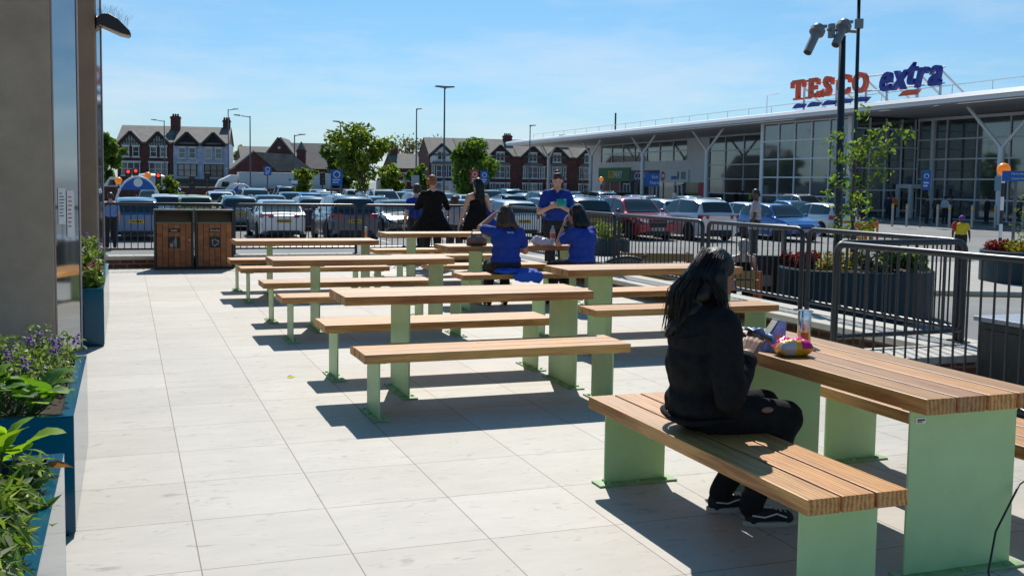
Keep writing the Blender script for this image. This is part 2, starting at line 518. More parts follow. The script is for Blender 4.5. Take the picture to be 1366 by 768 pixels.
# terrace: paved deck (one slab outline with a jog on the right)
def paving():
    M = bpy.data.materials.new('porcelain_paving'); M.use_nodes = True
    t = M.node_tree; L = t.links.new; b = t.nodes['Principled BSDF']
    c = t.nodes.new('ShaderNodeTexCoord')
    mp_ = t.nodes.new('ShaderNodeMapping'); mp_.inputs['Location'].default_value = (-.27 + .625 * 20, -4.37 + .66 * 20, 0)
    L(c.outputs['Object'], mp_.inputs[0])
    k = t.nodes.new('ShaderNodeTexBrick'); k.offset = 0; k.squash = 1
    k.inputs['Scale'].default_value = 1; k.inputs['Brick Width'].default_value = .625; k.inputs['Row Height'].default_value = .66
    k.inputs['Mortar Size'].default_value = .0030; k.inputs['Mortar Smooth'].default_value = .2; k.inputs['Bias'].default_value = 0
    k.inputs['Color1'].default_value = (.53, .49, .43, 1); k.inputs['Color2'].default_value = (.47, .43, .372, 1)
    k.inputs['Mortar'].default_value = (.19, .145, .115, 1)
    L(mp_.outputs[0], k.inputs['Vector'])
    n = t.nodes.new('ShaderNodeTexNoise'); n.inputs['Scale'].default_value = 2.2; n.inputs['Detail'].default_value = 8; n.inputs['Roughness'].default_value = .7
    mp2 = t.nodes.new('ShaderNodeMapping'); mp2.inputs['Scale'].default_value = (1, 2.4, 1)
    L(c.outputs['Object'], mp2.inputs[0]); L(mp2.outputs[0], n.inputs['Vector'])
    mr = t.nodes.new('ShaderNodeMapRange'); mr.inputs['From Min'].default_value = .25; mr.inputs['From Max'].default_value = .75
    mr.inputs['To Min'].default_value = .9; mr.inputs['To Max'].default_value = 1.08
    L(n.outputs['Fac'], mr.inputs['Value'])
    # sparse smudges and scuffs
    n2 = t.nodes.new('ShaderNodeTexNoise'); n2.inputs['Scale'].default_value = 7; n2.inputs['Detail'].default_value = 5; n2.inputs['Distortion'].default_value = 1.5
    L(mp2.outputs[0], n2.inputs['Vector'])
    mr2 = t.nodes.new('ShaderNodeMapRange'); mr2.inputs['From Min'].default_value = .60; mr2.inputs['From Max'].default_value = .74
    mr2.inputs['To Min'].default_value = 1; mr2.inputs['To Max'].default_value = .66
    L(n2.outputs['Fac'], mr2.inputs['Value'])
    mu = t.nodes.new('ShaderNodeMath'); mu.operation = 'MULTIPLY'
    L(mr.outputs[0], mu.inputs[0]); L(mr2.outputs[0], mu.inputs[1])
    # gum and drip spots of a few sizes
    last = mu.outputs[0]
    for scl, lo, hi, keep, dark in ((3.1, .018, .03, .55, .62), (7.3, .02, .045, .72, .70), (1.3, .006, .03, .6, .55)):
        vo = t.nodes.new('ShaderNodeTexVoronoi'); vo.inputs['Scale'].default_value = scl
        nz = t.nodes.new('ShaderNodeVectorMath'); nz.operation = 'MULTIPLY_ADD'
        L(n2.outputs['Color'], nz.inputs[0]); nz.inputs[1].default_value = (.05, .05, 0); L(c.outputs['Object'], nz.inputs[2])
        L(nz.outputs[0], vo.inputs['Vector'])
        m1 = t.nodes.new('ShaderNodeMapRange'); m1.inputs['From Min'].default_value = lo; m1.inputs['From Max'].default_value = hi
        m1.inputs['To Min'].default_value = dark; m1.inputs['To Max'].default_value = 1
        L(vo.outputs['Distance'], m1.inputs['Value'])
        sp = t.nodes.new('ShaderNodeSeparateColor'); L(vo.outputs['Color'], sp.inputs[0])
        gt = t.nodes.new('ShaderNodeMath'); gt.operation = 'GREATER_THAN'; gt.inputs[1].default_value = keep; L(sp.outputs[0], gt.inputs[0])
        mm_ = t.nodes.new('ShaderNodeMix'); mm_.data_type = 'FLOAT'; L(gt.outputs[0], mm_.inputs['Factor']); mm_.inputs['A'].default_value = 1; L(m1.outputs[0], mm_.inputs['B'])
        m3 = t.nodes.new('ShaderNodeMath'); m3.operation = 'MULTIPLY'; L(last, m3.inputs[0]); L(mm_.outputs[0], m3.inputs[1]); last = m3.outputs[0]
    # broad worn patches
    n4 = t.nodes.new('ShaderNodeTexNoise'); n4.inputs['Scale'].default_value = .55; n4.inputs['Detail'].default_value = 9; n4.inputs['Roughness'].default_value = .68
    L(c.outputs['Object'], n4.inputs['Vector'])
    m4 = t.nodes.new('ShaderNodeMapRange'); m4.inputs['From Min'].default_value = .3; m4.inputs['From Max'].default_value = .7; m4.inputs['To Min'].default_value = .90; m4.inputs['To Max'].default_value = 1.1
    L(n4.outputs['Fac'], m4.inputs['Value'])
    m5 = t.nodes.new('ShaderNodeMath'); m5.operation = 'MULTIPLY'; L(last, m5.inputs[0]); L(m4.outputs[0], m5.inputs[1])
    vm = t.nodes.new('ShaderNodeVectorMath'); vm.operation = 'SCALE'
    L(k.outputs['Color'], vm.inputs[0]); L(m5.outputs[0], vm.inputs['Scale'])
    L(vm.outputs[0], b.inputs['Base Color'])
    b.inputs['Roughness'].default_value = .62
    bp = t.nodes.new('ShaderNodeBump'); bp.inputs['Strength'].default_value = .35; bp.inputs['Distance'].default_value = .003; bp.invert = True
    L(k.outputs['Fac'], bp.inputs['Height'])
    L(bp.outputs[0], b.inputs['Normal'])
    return M
g = MB()
g.prism([(-9, -9), (5.62, -9), (5.62, 7.05), (6.95, 7.05), (6.95, 19.68), (-9, 19.68)], GZ - .02, 0, 'z')
struct(g.build('terrace_paving', paving()))
g = MB()
g.prism([(19.95, -.02), (23.0, -.08), (28.5, GZ + .12), (28.5, GZ - .02), (19.95, GZ - .02)], -9, 11.0, 'x')
struct(g.build('footpath', mat('path_concrete', (.42, .41, .39), .9, var=.12, vscale=2)))
g = MB()
g.box(45.5, 60, 15, 130, GZ - .05, GZ + .10)
struct(g.build('store_pavement', mat('store_paving', (.26, .25, .24), .85, var=.12, vscale=1)))
# ------------------------------------------------------------------ white bay lines and yellow edge lines
g = MB()
for yr in (39.5, 49.0, 61.0, 67.5, 80.0):
    for k in range(-2, 26):
        x = 1.2 + k * 2.55
        if x < 46 and not (yr < 45 and x > 33):
            g.box(x - .05, x + .05, yr - 2.6, yr + 2.6, GZ, GZ + .004)
struct(g.build('bay_markings', LINE))
g = MB()
a, b_ = onz(1225, 405, GZ), onz(1320, 455, GZ)
def strip(mb, p, q, wd, z):
    d = (q - p).normalized(); n = Vector((-d.y, d.x, 0)) * wd / 2
    mb.quad((p.x - n.x, p.y - n.y, z), (q.x - n.x, q.y - n.y, z), (q.x + n.x, q.y + n.y, z), (p.x + n.x, p.y + n.y, z))
strip(g, Vector((10.2, 17.0, 0)), Vector((11.6, 6.0, 0)), .1, GZ + .004)
strip(g, Vector((13.5, 18.2, 0)), Vector((24, 12.6, 0)), .1, GZ + .004)
struct(g.build('yellow_line', YLINE))
g = MB()
g.prism([(10.5, 17.3), (16, 24.0), (30, 24.0), (30, 11.5), (13.6, 18.0)], GZ, GZ + .11, 'z')
struct(g.build('planted_island_paving', mat('island_paving', (.4, .38, .35), .85, var=.1, vscale=2)))

# ------------------------------------------------------------------ low brick walls of the terrace
def wall(name, label, x0, x1, y0, y1, inner, cx0, cx1, cy0, cy1):
    t = thing(name, label, 'wall', (0, 0, 0))
    g = MB(); g.box(x0, x1, y0, y1, GZ, .15); g.build('brickwork', BRICK, t)
    # coping in separate stones
    g = MB()
    if cx1 - cx0 > cy1 - cy0:
        n = max(1, round((cx1 - cx0) / .9))
        for i in range(n):
            a = cx0 + (cx1 - cx0) * i / n; b = cx0 + (cx1 - cx0) * (i + 1) / n
            g.box(a + .003, b - .003, cy0, cy1, .151, .215)
    else:
        n = max(1, round((cy1 - cy0) / .9))
        for i in range(n):
            a = cy0 + (cy1 - cy0) * i / n; b = cy0 + (cy1 - cy0) * (i + 1) / n
            g.box(cx0, cx1, a + .003, b - .003, .151, .215)
    g.build('coping', COPING, t, bevel=.008)
    return t
wall('low_brick_wall', 'low brick wall with pale coping behind the wooden bins, carrying the back railings', -9, 7.35, 19.69, 19.93, 0, -9, 7.4, 19.60, 19.98)
wall('low_brick_wall', 'low brick wall with wide pale coping along the right edge of the terrace', 6.96, 7.3, 7.4, 19.58, 0, 6.66, 7.36, 7.42, 19.58)
wall('low_brick_wall', 'short low brick wall returning beside the grey cabinet behind the front table', 5.64, 7.3, 7.06, 7.39, 0, 5.6, 7.36, 6.86, 7.41)

# ------------------------------------------------------------------ railings
RAIL_Z = 1.13
def railing(label, p, q, base=.215, bottom=.33, feet=True):
    p = Vector(p); q = Vector(q); L = (q - p).length; d = (q - p).normalized()
    t = thing('railing_panel', label, 'railing', (p.x, p.y, 0), atan2(d.y, d.x), 'railing panels round the terrace')
    r = .027
    g = MB(); R = .09
    pts = [(0, 0, base), (0, 0, RAIL_Z - R)]
    for k in range(1, 6):
        a = pi / 2 * k / 5
        pts.append((R - R * cos(a), 0, RAIL_Z - R + R * sin(a)))
    pts2 = [(L - x, y, z) for x, y, z in pts[::-1]]
    g.tube(pts + pts2, r, 10)
    g.tube([(0, 0, bottom), (L, 0, bottom)], .022, 8)
    for x in (0, L):
        g.box(x - .06, x + .06, -.05, .05, base, base + .012)
    g.build('frame', FENCE, t, smooth=True, auto=40)
    g = MB()
    n = max(3, round(L / .115))
    for i in range(1, n):
        g.tube([(L * i / n, 0, bottom), (L * i / n, 0, RAIL_Z)], .0085, 6, caps=False)
    g.build('bars', FENCE, t, smooth=True)
    return t
BY = 19.78
for a, b, s in ((-2.6, -.45, 'hidden mostly behind the left pillar'), (-.38, 1.66, 'behind the timber recycling bins'), (1.85, 4.1, 'behind the farthest left picnic table'),
             (4.24, 6.5, 'behind the standing ginger haired person')):
    railing('dark metal railing panel on the back wall, ' + s, (a, BY, 0), (b, BY, 0))
RX = 7.12
for a, b, s in ((19.45, 17.35, 'nearest the back corner'), (17.2, 14.75, 'behind the standing person in a blue polo shirt'), (14.6, 12.1, 'in front of the red car'),
                (11.95, 9.92, 'before the orange sided chair'), (9.8, 7.55, 'in front of the long round planter')):
    railing('dark railing panel on the right wall, ' + s, (RX, a, 0), (RX, b, 0))
railing('dark metal railing panel returning across the terrace jog, seen through the nearest railing', (RX - .03, 7.45, 0), (5.64, 7.38, 0), bottom=.33)
railing('nearest dark metal railing panel, running past the grey cabinet behind the front table', (5.55, 7.25, 0), (5.7, 4.6, 0), base=0, bottom=.11)
railing('dark metal railing panel at the right picture edge, next to the grey cabinet', (5.71, 4.45, 0), (5.8, 2.2, 0), base=0, bottom=.11)

# ------------------------------------------------------------------ picnic tables and benches
def boards(n, L, bw, gap, z0, z1, seed):
    rr = random.Random(seed)
    g = MB(); Wd = n * bw + (n - 1) * gap
    for i in range(n):
        y = -Wd / 2 + i * (bw + gap)
        k = rr.uniform(.78, 1.18); g.tone = (k, k * rr.uniform(.94, 1.03), k * rr.uniform(.86, 1.04))
        g.box(-L / 2 + rr.uniform(-.002, .002), L / 2 + rr.uniform(-.002, .002), y, y + bw, z0, z1)
    return g
def leg_plate(t, x, wd, z1, base_w):
    g = MB(); g.box(x - .006, x + .006, -wd / 2, wd / 2, .011, z1 - .012)
    g.box(x - .05, x + .05, -wd / 2, wd / 2, z1 - .0115, z1 - .001)
    o = g.build('leg', GREEN, t, bevel=.002)
    g = MB(); g.box(x - .05, x + .06, -base_w / 2, base_w / 2, .001, .011)
    for s in (-1, 1):
        for yy in (-.36, .0, .36):
            g.lathe([(.013, 0), (.013, .008), (.008, .011), (.0001, .011)], (x + s * .033 + .004, yy * base_w, .0105), 8)
    g.build('foot_plate', mat('shaded_green_paint', (.27, .41, .19), .5, var=.25, vscale=14), o)  # mottled darker copy of the leg paint, bench shade put into the colour
def make_table():
    t = thing('picnic_table', 'x', 'picnic table', group='timber picnic tables on green plate legs')
    boards(4, 1.95, .145, .012, .705, .77, 3).build('tabletop', WOOD, t, tone=True, bevel=.004)
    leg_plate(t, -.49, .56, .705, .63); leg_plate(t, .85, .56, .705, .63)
    return t
def make_bench():
    t = thing('bench', 'x', 'bench', group='timber benches on green plate legs')
    boards(3, 1.95, .145, .012, .395, .457, 5).build('seat', WOOD, t, tone=True, bevel=.004)
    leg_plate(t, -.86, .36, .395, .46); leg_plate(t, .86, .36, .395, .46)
    return t
tab0, ben0 = make_table(), make_bench()
OFF = .735
first = [True, True]
def put(which, x, y, rz, label):
    p0 = (tab0, ben0)[which]
    if first[which]:
        first[which] = False
        p0.location = (x, y, 0); p0.rotation_euler = (0, 0, rz); p0['label'] = label
        return p0
    return dup(p0, (x, y, 0), rz, label)
PLACES = [
    (2.43, 7.71, 'the nearest table in the left column', 'T1'),
    (2.38, 11.24, 'the middle table of the left column', 'T2'),
    (2.34, 14.73, 'the farthest left table, right of the bins', 'T3'),
    (4.96, 9.57, 'the empty table behind the seated person in black', 'T4'),
    (4.85, 13.26, 'the table where the blue shirted people sit', 'T5'),
    (4.84, 16.6, 'the farthest right table, before the ginger haired person', 'T6'),
]
for x, y, s, k in PLACES:
    put(0, x, y, 0, 'timber picnic table, ' + s)
    put(1, x, y - OFF, 0, 'timber bench on the camera side of ' + s)
    put(1, x, y + OFF, 0, 'timber bench on the far side of ' + s)
FT = (3.27, 4.25)
put(0, FT[0], FT[1], -pi / 2, 'large foreground timber picnic table holding the snacks and the glass')
put(1, 2.56, 4.135, -pi / 2, 'foreground timber bench with the person in black sitting on it')
put(1, 3.985, 4.16, -pi / 2, 'timber bench on the right of the foreground table, cut by the picture edge')
# small maker's stickers on the near legs
for (x, y, z, s) in ((3.04, FT[1] - .85 - .008, .655, 'table'), (2.42, 4.135 - .868, .375, 'bench')):
    t = thing('sticker', f'tiny white printed sticker on the green leg under the foreground {s}', 'sticker', (x, y, z))
    g = MB(); g.box(-.025, .025, -.0006, .0006, -.012, .012); g.build('paper', WHITE, t)
    g = MB(); g.box(-.018, .02, -.0012, -.0007, -.001, .006); g.box(-.018, .008, -.0012, -.0007, -.008, -.004); g.build('print', PLAS, t)

# ------------------------------------------------------------------ timber recycling bins
for i, (x, word) in enumerate(((.445, 'Litter'), (1.13, 'Recycling'))):
    t = thing('litter_bin', f'timber clad litter bin in a black frame, {"left with the litter" if i == 0 else "right with the recycling"} plate', 'litter bin', (x, 19.18, 0), 0, 'timber bins by the railing')
    Wd, D, Hh = .66, .36, 1.05
    g = MB()
    for sx in (0, Wd - .035): g.box(sx, sx + .035, 0, D, 0, Hh - .04)
    g.box(.035, Wd - .035, .012, D, 0, .045); g.box(0, Wd, -.015, D + .015, Hh - .04, Hh)
    g.box(.035, Wd - .035, D - .02, D, .045, Hh - .04)
    g.build('frame', BLACK, t, bevel=.004)
    g = MB(); rr = random.Random(i + 3)
    n = 6
    for k in range(n):
        a = .04 + (Wd - .08) * k / n; q = rr.uniform(.75, 1.25); g.tone = (q, q * .97, q * .95)
        g.box(a + .003, a + (Wd - .08) / n - .003, .004, .03, .05, .80)
    d = g.build('door', BINWOOD, t, tone=True, bevel=.002)
    g = MB(); g.ball((Wd - .075, -.006, .52), .014, 8); g.build('lock', WHITEM, d, smooth=True)
    g = MB(); g.quad((.036, .05, .81), (Wd - .036, .05, .81), (Wd - .036, .20, 1.0), (.036, .20, 1.0)); g.box(.036, Wd - .036, .03, .05, .80, .83)
    g.build('chute', mat('brown_metal', (.22, .18, .12), .4, .4), t)
    g = MB(); g.box(.24, .43, -.002, .003, .655, .72); s = g.build('name_plate', PLAS, t)
    text(word, .05 if i == 0 else .042, WHITE, s, (.335, -.003, .687), ext=.0005)
    g = MB(); g.box(.24, .43, -.002, .003, .38, .575); s = g.build('picture_plate', PLAS, t)
    g = MB()
    if i == 0:
        g.ball((.355, -.002, .545), (.016, .002, .016), 10); g.box(.335, .372, -.004, -.002, .445, .525); g.box(.335, .35, -.004, -.002, .395, .445); g.box(.357, .372, -.004, -.002, .395, .445)
        g.box(.30, .335, -.004, -.002, .485, .50)
        g.prism([(.265, .395), (.31, .395), (.32, .465), (.257, .465)], -.004, -.002, 'y')
    else:
        for k in range(3):
            a = 2 * pi * k / 3 + .5
            M = Matrix.Translation((.335, 0, .475)) @ Matrix.Rotation(a, 4, 'Y')
            g.prism([(-.045, .035), (.03, .035), (.03, .022), (.062, .045), (.03, .066), (.03, .053), (-.045, .053)], -.004, -.002, 'y', M)
    g.build('pictogram', mat('grey_print', (.3, .3, .3), .6), s)

# ------------------------------------------------------------------ leaves
def leafcloud(name, material, parent, centers, n, size, cols, seed, smooth=False, aspect=2.0, up=.3):
    """n bent leaves spread round weighted centres (x, y, z, radius)"""
    rr = random.Random(seed)
    g = MB()
    wts = [c[3] ** 2 for c in centers]
    for i in range(n):
        c = rr.choices(centers, wts)[0]
        while True:
            v = Vector((rr.uniform(-1, 1), rr.uniform(-1, 1), rr.uniform(-1, 1)))
            if .05 < v.length < 1: break
        v = v.normalized() * (v.length ** .55)
        p = Vector(c[:3]) + v * c[3]
        nrm = (v.normalized() + Vector((rr.uniform(-1, 1), rr.uniform(-1, 1), rr.uniform(-.6, 1) + up))).normalized()
        a = nrm.orthogonal().normalized()
        a = Matrix.Rotation(rr.uniform(0, 2 * pi), 3, nrm) @ a
        b = nrm.cross(a)
        s = size * rr.uniform(.6, 1.35)
        k = rr.uniform(.65, 1.3); col = rr.choice(cols)
        g.tone = (col[0] * k * rr.uniform(.85, 1.2), col[1] * k, col[2] * k)
        L_, W_ = s * .5 * sqrt(aspect), s * .5 / sqrt(aspect)
        dr = nrm * (-.25 * s)
        g.add([p - a * L_, p - b * W_, p + a * L_ + dr, p + b * W_], [(0, 1, 2, 3)])
    return g.build(name, material, parent, tone=True)
LEAFG = [(.06, .12, .02), (.085, .16, .025), (.045, .09, .018)]
def limb(g, rr, p, d, L, r, depth, tips):
    n = 4; pts = [p.copy()]; rad = [r]
    q = p.copy(); dd = d.copy()
    for i in range(n):
        dd = (dd + Vector((rr.uniform(-.18, .18), rr.uniform(-.18, .18), rr.uniform(-.05, .16)))).normalized()
        q = q + dd * L / n; pts.append(q.copy()); rad.append(r * (1 - .55 * (i + 1) / n))
    g.tube(pts, rad, 6, caps=False)
    tips.append((q.copy(), L))
    if depth > 0:
        for k in range(rr.choice((2, 3))):
            i = rr.randint(1, n)
            a = rr.uniform(0, 2 * pi)
            nd = (dd * .6 + Vector((cos(a), sin(a), rr.uniform(.1, .7))) * .7).normalized()
            limb(g, rr, pts[i], nd, L * rr.uniform(.55, .8), rad[i] * .7, depth - 1, tips)
def tree(label, x, y, z, H, R, seed, n=1800, leaf=.35, cols=LEAFG, trunk=.25, crown0=.3, name='tree', bare=False, group=None, lmat=None, shape=1.0, dens=1.0):
    t = thing(name, label, 'tree', (x, y, z), 0, group)
    rr = random.Random(seed)
    g = MB(); tips = []
    tr = trunk * H / 8
    pts = [Vector((0, 0, 0))]; rad = [tr * 1.25]
    for i in range(1, 7):
        f = i / 6
        pts.append(Vector((rr.uniform(-.03, .03) * H, rr.uniform(-.03, .03) * H, H * .82 * f))); rad.append(tr * (1 - .85 * f))
    g.tube(pts, rad, 8, caps=False)
    for i in range(26 if not bare else 34):
        f = rr.uniform(crown0, .98)
        zz = f * .82
        k = min(5, int(zz / .82 * 6)); p = pts[k].lerp(pts[k + 1], zz / .82 * 6 - k)
        a = rr.uniform(0, 2 * pi)
        reach = R * (sin(pi * min(1, max(.12, (f - crown0 * .7) / (1.08 - crown0 * .7)))) ** shape) * rr.uniform(.45, .9)
        d = Vector((cos(a), sin(a), rr.uniform(.15, .8))).normalized()
        limb(g, rr, p, d, reach, max(.006 * H / 8, tr * .3 * (1 - f * .6)), 1 if not bare else 2, tips)
    g.build('trunk', BARK, t, smooth=True)
    if n:
        cs = [(p.x, p.y, p.z, R * rr.uniform(.13, .30) * dens) for p, L in tips]
        cs.append((pts[-1].x, pts[-1].y, H * .9, R * .2))
        leafcloud('crown', lmat or LEAF, t, cs, n, leaf, cols, seed + 1)
    return t
# ------------------------------------------------------------------ building on the left
t = thing('cafe_building', 'rendered building front with stone coloured pillars and glass panels at the left edge', 'building', (0, 0, 0))
g = MB(); g.box(-2.4, -.612, 10.2, 11.4, -.02, 6.5); g.build('pillar', CONC, t, bevel=.012)
g = MB(); g.box(-2.4, -.335, 14.0, 15.2, -.02, 6.5); g.build('pillar', CONC, t, bevel=.012)
g = MB(); g.box(-6, -2.4, 10.6, 19.0, -.02, 6.5); g.box(-2.4, -.9, 11.4, 14.0, 4.8, 6.5); g.box(-2.4, -.9, 15.2, 19.0, 4.8, 6.5); g.build('wall', CONC, t)
PANEL = mat('mirror_glass', (.50, .54, .58), .04, .95, spec=.9)
for i, (x0, x1, y0, y1) in enumerate(((-.609, -.405, 10.262, 10.9), (-.332, -.272, 14.06, 14.6))):
    g = MB(); g.prism([(x0 + .012, y0), (x1, y0 + .12), (x1, y0 + .15), (x0 + .012, y0 + .03)], .02, 6.4, 'z')
    gp = g.build('glass_panel', PANEL, t)
    g = MB(); g.box(x0, x0 + .0115, y0 - .01, y0 + .05, .02, 6.4); g.prism([(x1 + .0005, y0 + .11), (x1 + .012, y0 + .115), (x1 + .012, y0 + .16), (x1 + .0005, y0 + .16)], .02, 6.4, 'z')
    g.build('frame', mat('pink_edge', (.45, .36, .36), .4), gp)
g = MB(); g.box(-1.2, -.95, 11.4, 14.0, .0, 4.8); g.build('window', GLASS, t)
g = MB(); g.box(-1.2, -.95, 15.2, 19.0, .0, 4.8); g.build('window', GLASS, t)
for (x, z, hh, s) in ((-.545, 1.33, .16, 'upper'), (-.475, 1.26, .21, 'lower red printed')):
    nt_ = thing('paper_notice', f'{s} white paper notice stuck on the glass panel beside the left pillar', 'notice', (x, 10.262 + .6 * (x + .597) - .006, z), atan2(.12, .2))
    g = MB(); g.box(-.035, .035, -.001, .001, -hh, hh); g.build('paper', WHITE, nt_)
    g = MB()
    rr = random.Random(hh)
    for k in range(8):
        g.box(-.024, rr.uniform(0, .024), -.0022, -.0011, hh * .7 - k * hh * .18, hh * .7 - k * hh * .18 + hh * .05)
    g.build('print', SIGNRED if 'red' in s else PLAS, nt_)
# floodlight with bird spikes
t = thing('floodlight', 'black floodlight with bird spikes fixed high on the left pillar', 'floodlight', (-.335, 14.1, 3.47))
g = MB(); g.prism([(.02, .06), (.08, .115), (.16, .12), (.26, .07), (.40, -.07), (.42, -.12), (.30, -.10), (.02, .0)], -.16, .16, 'y'); g.build('housing', BLACK, t, bevel=.008)
g = MB(); g.prism([(.05, -.002), (.31, -.105), (.40, -.125), (.40, -.135), (.30, -.118), (.05, -.014)], -.14, .14, 'y'); g.build('lens', mat('frosted_lens', (.5, .48, .42), .3), t)
g = MB(); g.box(.001, .02, -.05, .05, -.06, .10); g.build('bracket', BLACK, t)
g = MB(); rr = random.Random(2)
for k in range(26):
    x = .05 + .33 * k / 25; z = .118 - max(0, x - .16) * .55
    for y in (-.08, .08):
        p = Vector((x, y, z - .005)); g.tube([p, p + Vector((rr.uniform(-.02, .09), rr.uniform(-.09, .09), rr.uniform(.09, .14)))], .0012, 3)
g.build('bird_spikes', STEEL, t)

# ------------------------------------------------------------------ blue trough planters and their plants
PH = .54
def trough(label, x0, x1, y0, y1):
    t = thing('trough_planter', label, 'planter', (0, 0, 0), 0, 'blue trough planters along the building')
    g = MB()
    g.box(x0, x1, y0, y0 + .02, .02, PH); g.box(x0, x1, y1 - .02, y1, .02, PH)
    g.box(x0, x0 + .02, y0 + .02, y1 - .02, .02, PH); g.box(x1 - .02, x1, y0 + .02, y1 - .02, .02, PH)
    g.build('side_panels', TEAL, t, bevel=.003)
    g = MB(); r = .055
    g.prism([(x0, y0), (x1, y0), (x1 - r, y0 + r), (x0 + r, y0 + r)], PH + .0005, PH + .008, 'z')
    g.prism([(x1, y0), (x1, y1), (x1 - r, y1 - r), (x1 - r, y0 + r)], PH + .0005, PH + .008, 'z')
    g.prism([(x1, y1), (x0, y1), (x0 + r, y1 - r), (x1 - r, y1 - r)], PH + .0005, PH + .008, 'z')
    g.prism([(x0, y1), (x0, y0), (x0 + r, y0 + r), (x0 + r, y1 - r)], PH + .0005, PH + .008, 'z')
    g.build('rim', TEAL, t)
    g = MB(); g.box(x0 + .02, x1 - .02, y0 + .02, y1 - .02, .30, PH - .05); g.build('compost', SOIL, t)
    g = MB(); g.box(x0 + .03, x1 - .03, y0 + .03, y1 - .03, 0, .02); g.build('base', BLACK, t)
    return t
trough('blue metal trough planter with round leaves and purple flowers beside the near pillar', -1.0, -.23, 4.95, 6.62)
trough('blue metal trough planter with red and purple flowers, farthest along the building', -.98, -.21, 10.57, 13.7)
trough('nearest blue metal trough planter in the bottom left corner, full of silvery sage', -1.0, -.235, 2.4, 4.28)
def broadleaf(g, base, direction, L, Wd, rr, droop=.5, cup=.25):
    d = direction.normalized(); side = d.cross(Vector((0, 0, 1))).normalized(); up = side.cross(d).normalized()
    n, m_ = 9, 6
    vs_ = []; fs = []
    for i in range(n + 1):
        u = i / n
        wd = Wd * (sin(pi * u ** .85) ** .5) if 0 < u < 1 else .004
        c = base + d * (L * u) + up * (-droop * L * u * u)
        for j in range(m_ + 1):
            v = (j / m_ - .5) * 2
            ripple = .03 * L * sin(u * 9 + abs(v) * 3) + abs(v) * .02 * L * sin(u * 26)
            vs_.append(c + side * (v * wd / 2) + up * (cup * wd * abs(v) ** 1.5 + ripple * .6))
    for i in range(n):
        for j in range(m_):
            a = i * (m_ + 1) + j
            fs.append((a, a + 1, a + m_ + 2, a + m_ + 1))
    g.add(vs_, fs)
def leafy(label, x, y, z, n, L, rr_seed, cols=((.20, .34, .03), (.10, .22, .03), (.06, .15, .035)), spread=1.0, cat='plant'):
    t = thing('leafy_plant', label, cat, (x, y, z))
    rr = random.Random(rr_seed); g = MB(); st = MB()
    for i in range(n):
        a = 2 * pi * i / n * 2.4 + rr.uniform(-.3, .3)
        ez = rr.uniform(.15, .95)
        d = Vector((rr.uniform(-.7, .7), rr.uniform(-.55, .25), rr.uniform(.45, 1))).normalized()
        base = Vector((cos(a), sin(a), 0)) * .03 * spread + Vector((0, 0, rr.uniform(.03, .10)))
        stem_end = base + d * L * rr.uniform(.35, .6)
        st.tube([Vector((base.x * .5, base.y * .5, -.02)), base, stem_end], .004, 5)
        c = rr.choice(cols); k = rr.uniform(.8, 1.2); g.tone = tuple(q * k for q in c)
        broadleaf(g, stem_end, (d + Vector((0, 0, rr.uniform(-.35, .2)))), L * rr.uniform(.85, 1.2), L * rr.uniform(.85, 1.1), rr, .45, .12)
    lf = g.build('leaves', GLOSSLEAF, t, smooth=True, tone=True)
    st.build('stems', mat('green_stem', (.10, .16, .04), .6), t, smooth=True)
    return t
leafy('plant with big bright round leaves in the trough planter by the near pillar', -.52, 5.26, .49, 40, .115, 4, spread=5)
leafy('two tall rounded green leaves standing at the far end of the nearest planter', -.46, 4.06, .50, 12, .135, 8, ((.20, .34, .03), (.24, .38, .03)), spread=2.5)
leafy('dark ribbed leafy plant at the left edge of the trough planter by the near pillar', -.82, 5.30, .49, 30, .125, 15, ((.07, .16, .05), (.16, .28, .035)), spread=4)
def bushy(name, label, x0, x1, y0, y1, z, hgt, n, size, cols, seed, flowers=None, aspect=3.2, nst=40, fn=40):
    t = thing(name, label, 'plant', ((x0 + x1) / 2, (y0 + y1) / 2, z))
    rr = random.Random(seed); cs = []; st = MB()
    hx, hy = (x1 - x0) / 2, (y1 - y0) / 2
    ends = []
    for i in range(nst):
        x, y, h = rr.uniform(-hx, hx), rr.uniform(-hy, hy), hgt * rr.uniform(.45, 1)
        p = Vector((x * .95, y * .95, -.02)); q = Vector((x + rr.uniform(-.05, .05), y + rr.uniform(-.05, .05), h))
        st.tube([p, p.lerp(q, .5) + Vector((0, 0, .02)), q], .0025, 4)
        ends.append(q)
        for f in (.35, .6, .85, 1.0):
            c = p.lerp(q, f); cs.append((c.x, c.y, c.z, .05))
    leafcloud('leaves', LEAF, t, cs, n, size, cols, seed + 2, aspect=aspect, up=.6)
    st.build('stems', mat('green_stem', (.10, .16, .04), .6), t)
    if flowers:
        fl = MB()
        for e_ in rr.sample(ends, min(fn, len(ends))):
            fl.tone = flowers[1]
            for k in range(14):
                q = e_ + Vector((rr.uniform(-.018, .018), rr.uniform(-.018, .018), rr.uniform(0, .07)))
                fl.ball(tuple(q), (.009, .009, .007), 5)
        fl.build('flowers', mat(flowers[0], flowers[1], .6), t)
    return t
SAGE = [(.16, .23, .08), (.24, .30, .17), (.09, .16, .03), (.13, .21, .04)]
bushy('salvia', 'bushy salvia with small leaves and purple flowers in the trough by the near pillar', -.94, -.28, 5.45, 6.54, .49, .24, 3400, .026, [(.13, .2, .06), (.09, .15, .035), (.2, .25, .13)], 21, ('purple_petals', (.25, .06, .42)), aspect=1.8, nst=110, fn=14)
bushy('sage', 'silvery narrow leaved sage filling the nearest planter', -.92, -.30, 2.5, 3.86, .45, .19, 9000, .042, SAGE, 31, aspect=5, nst=190)
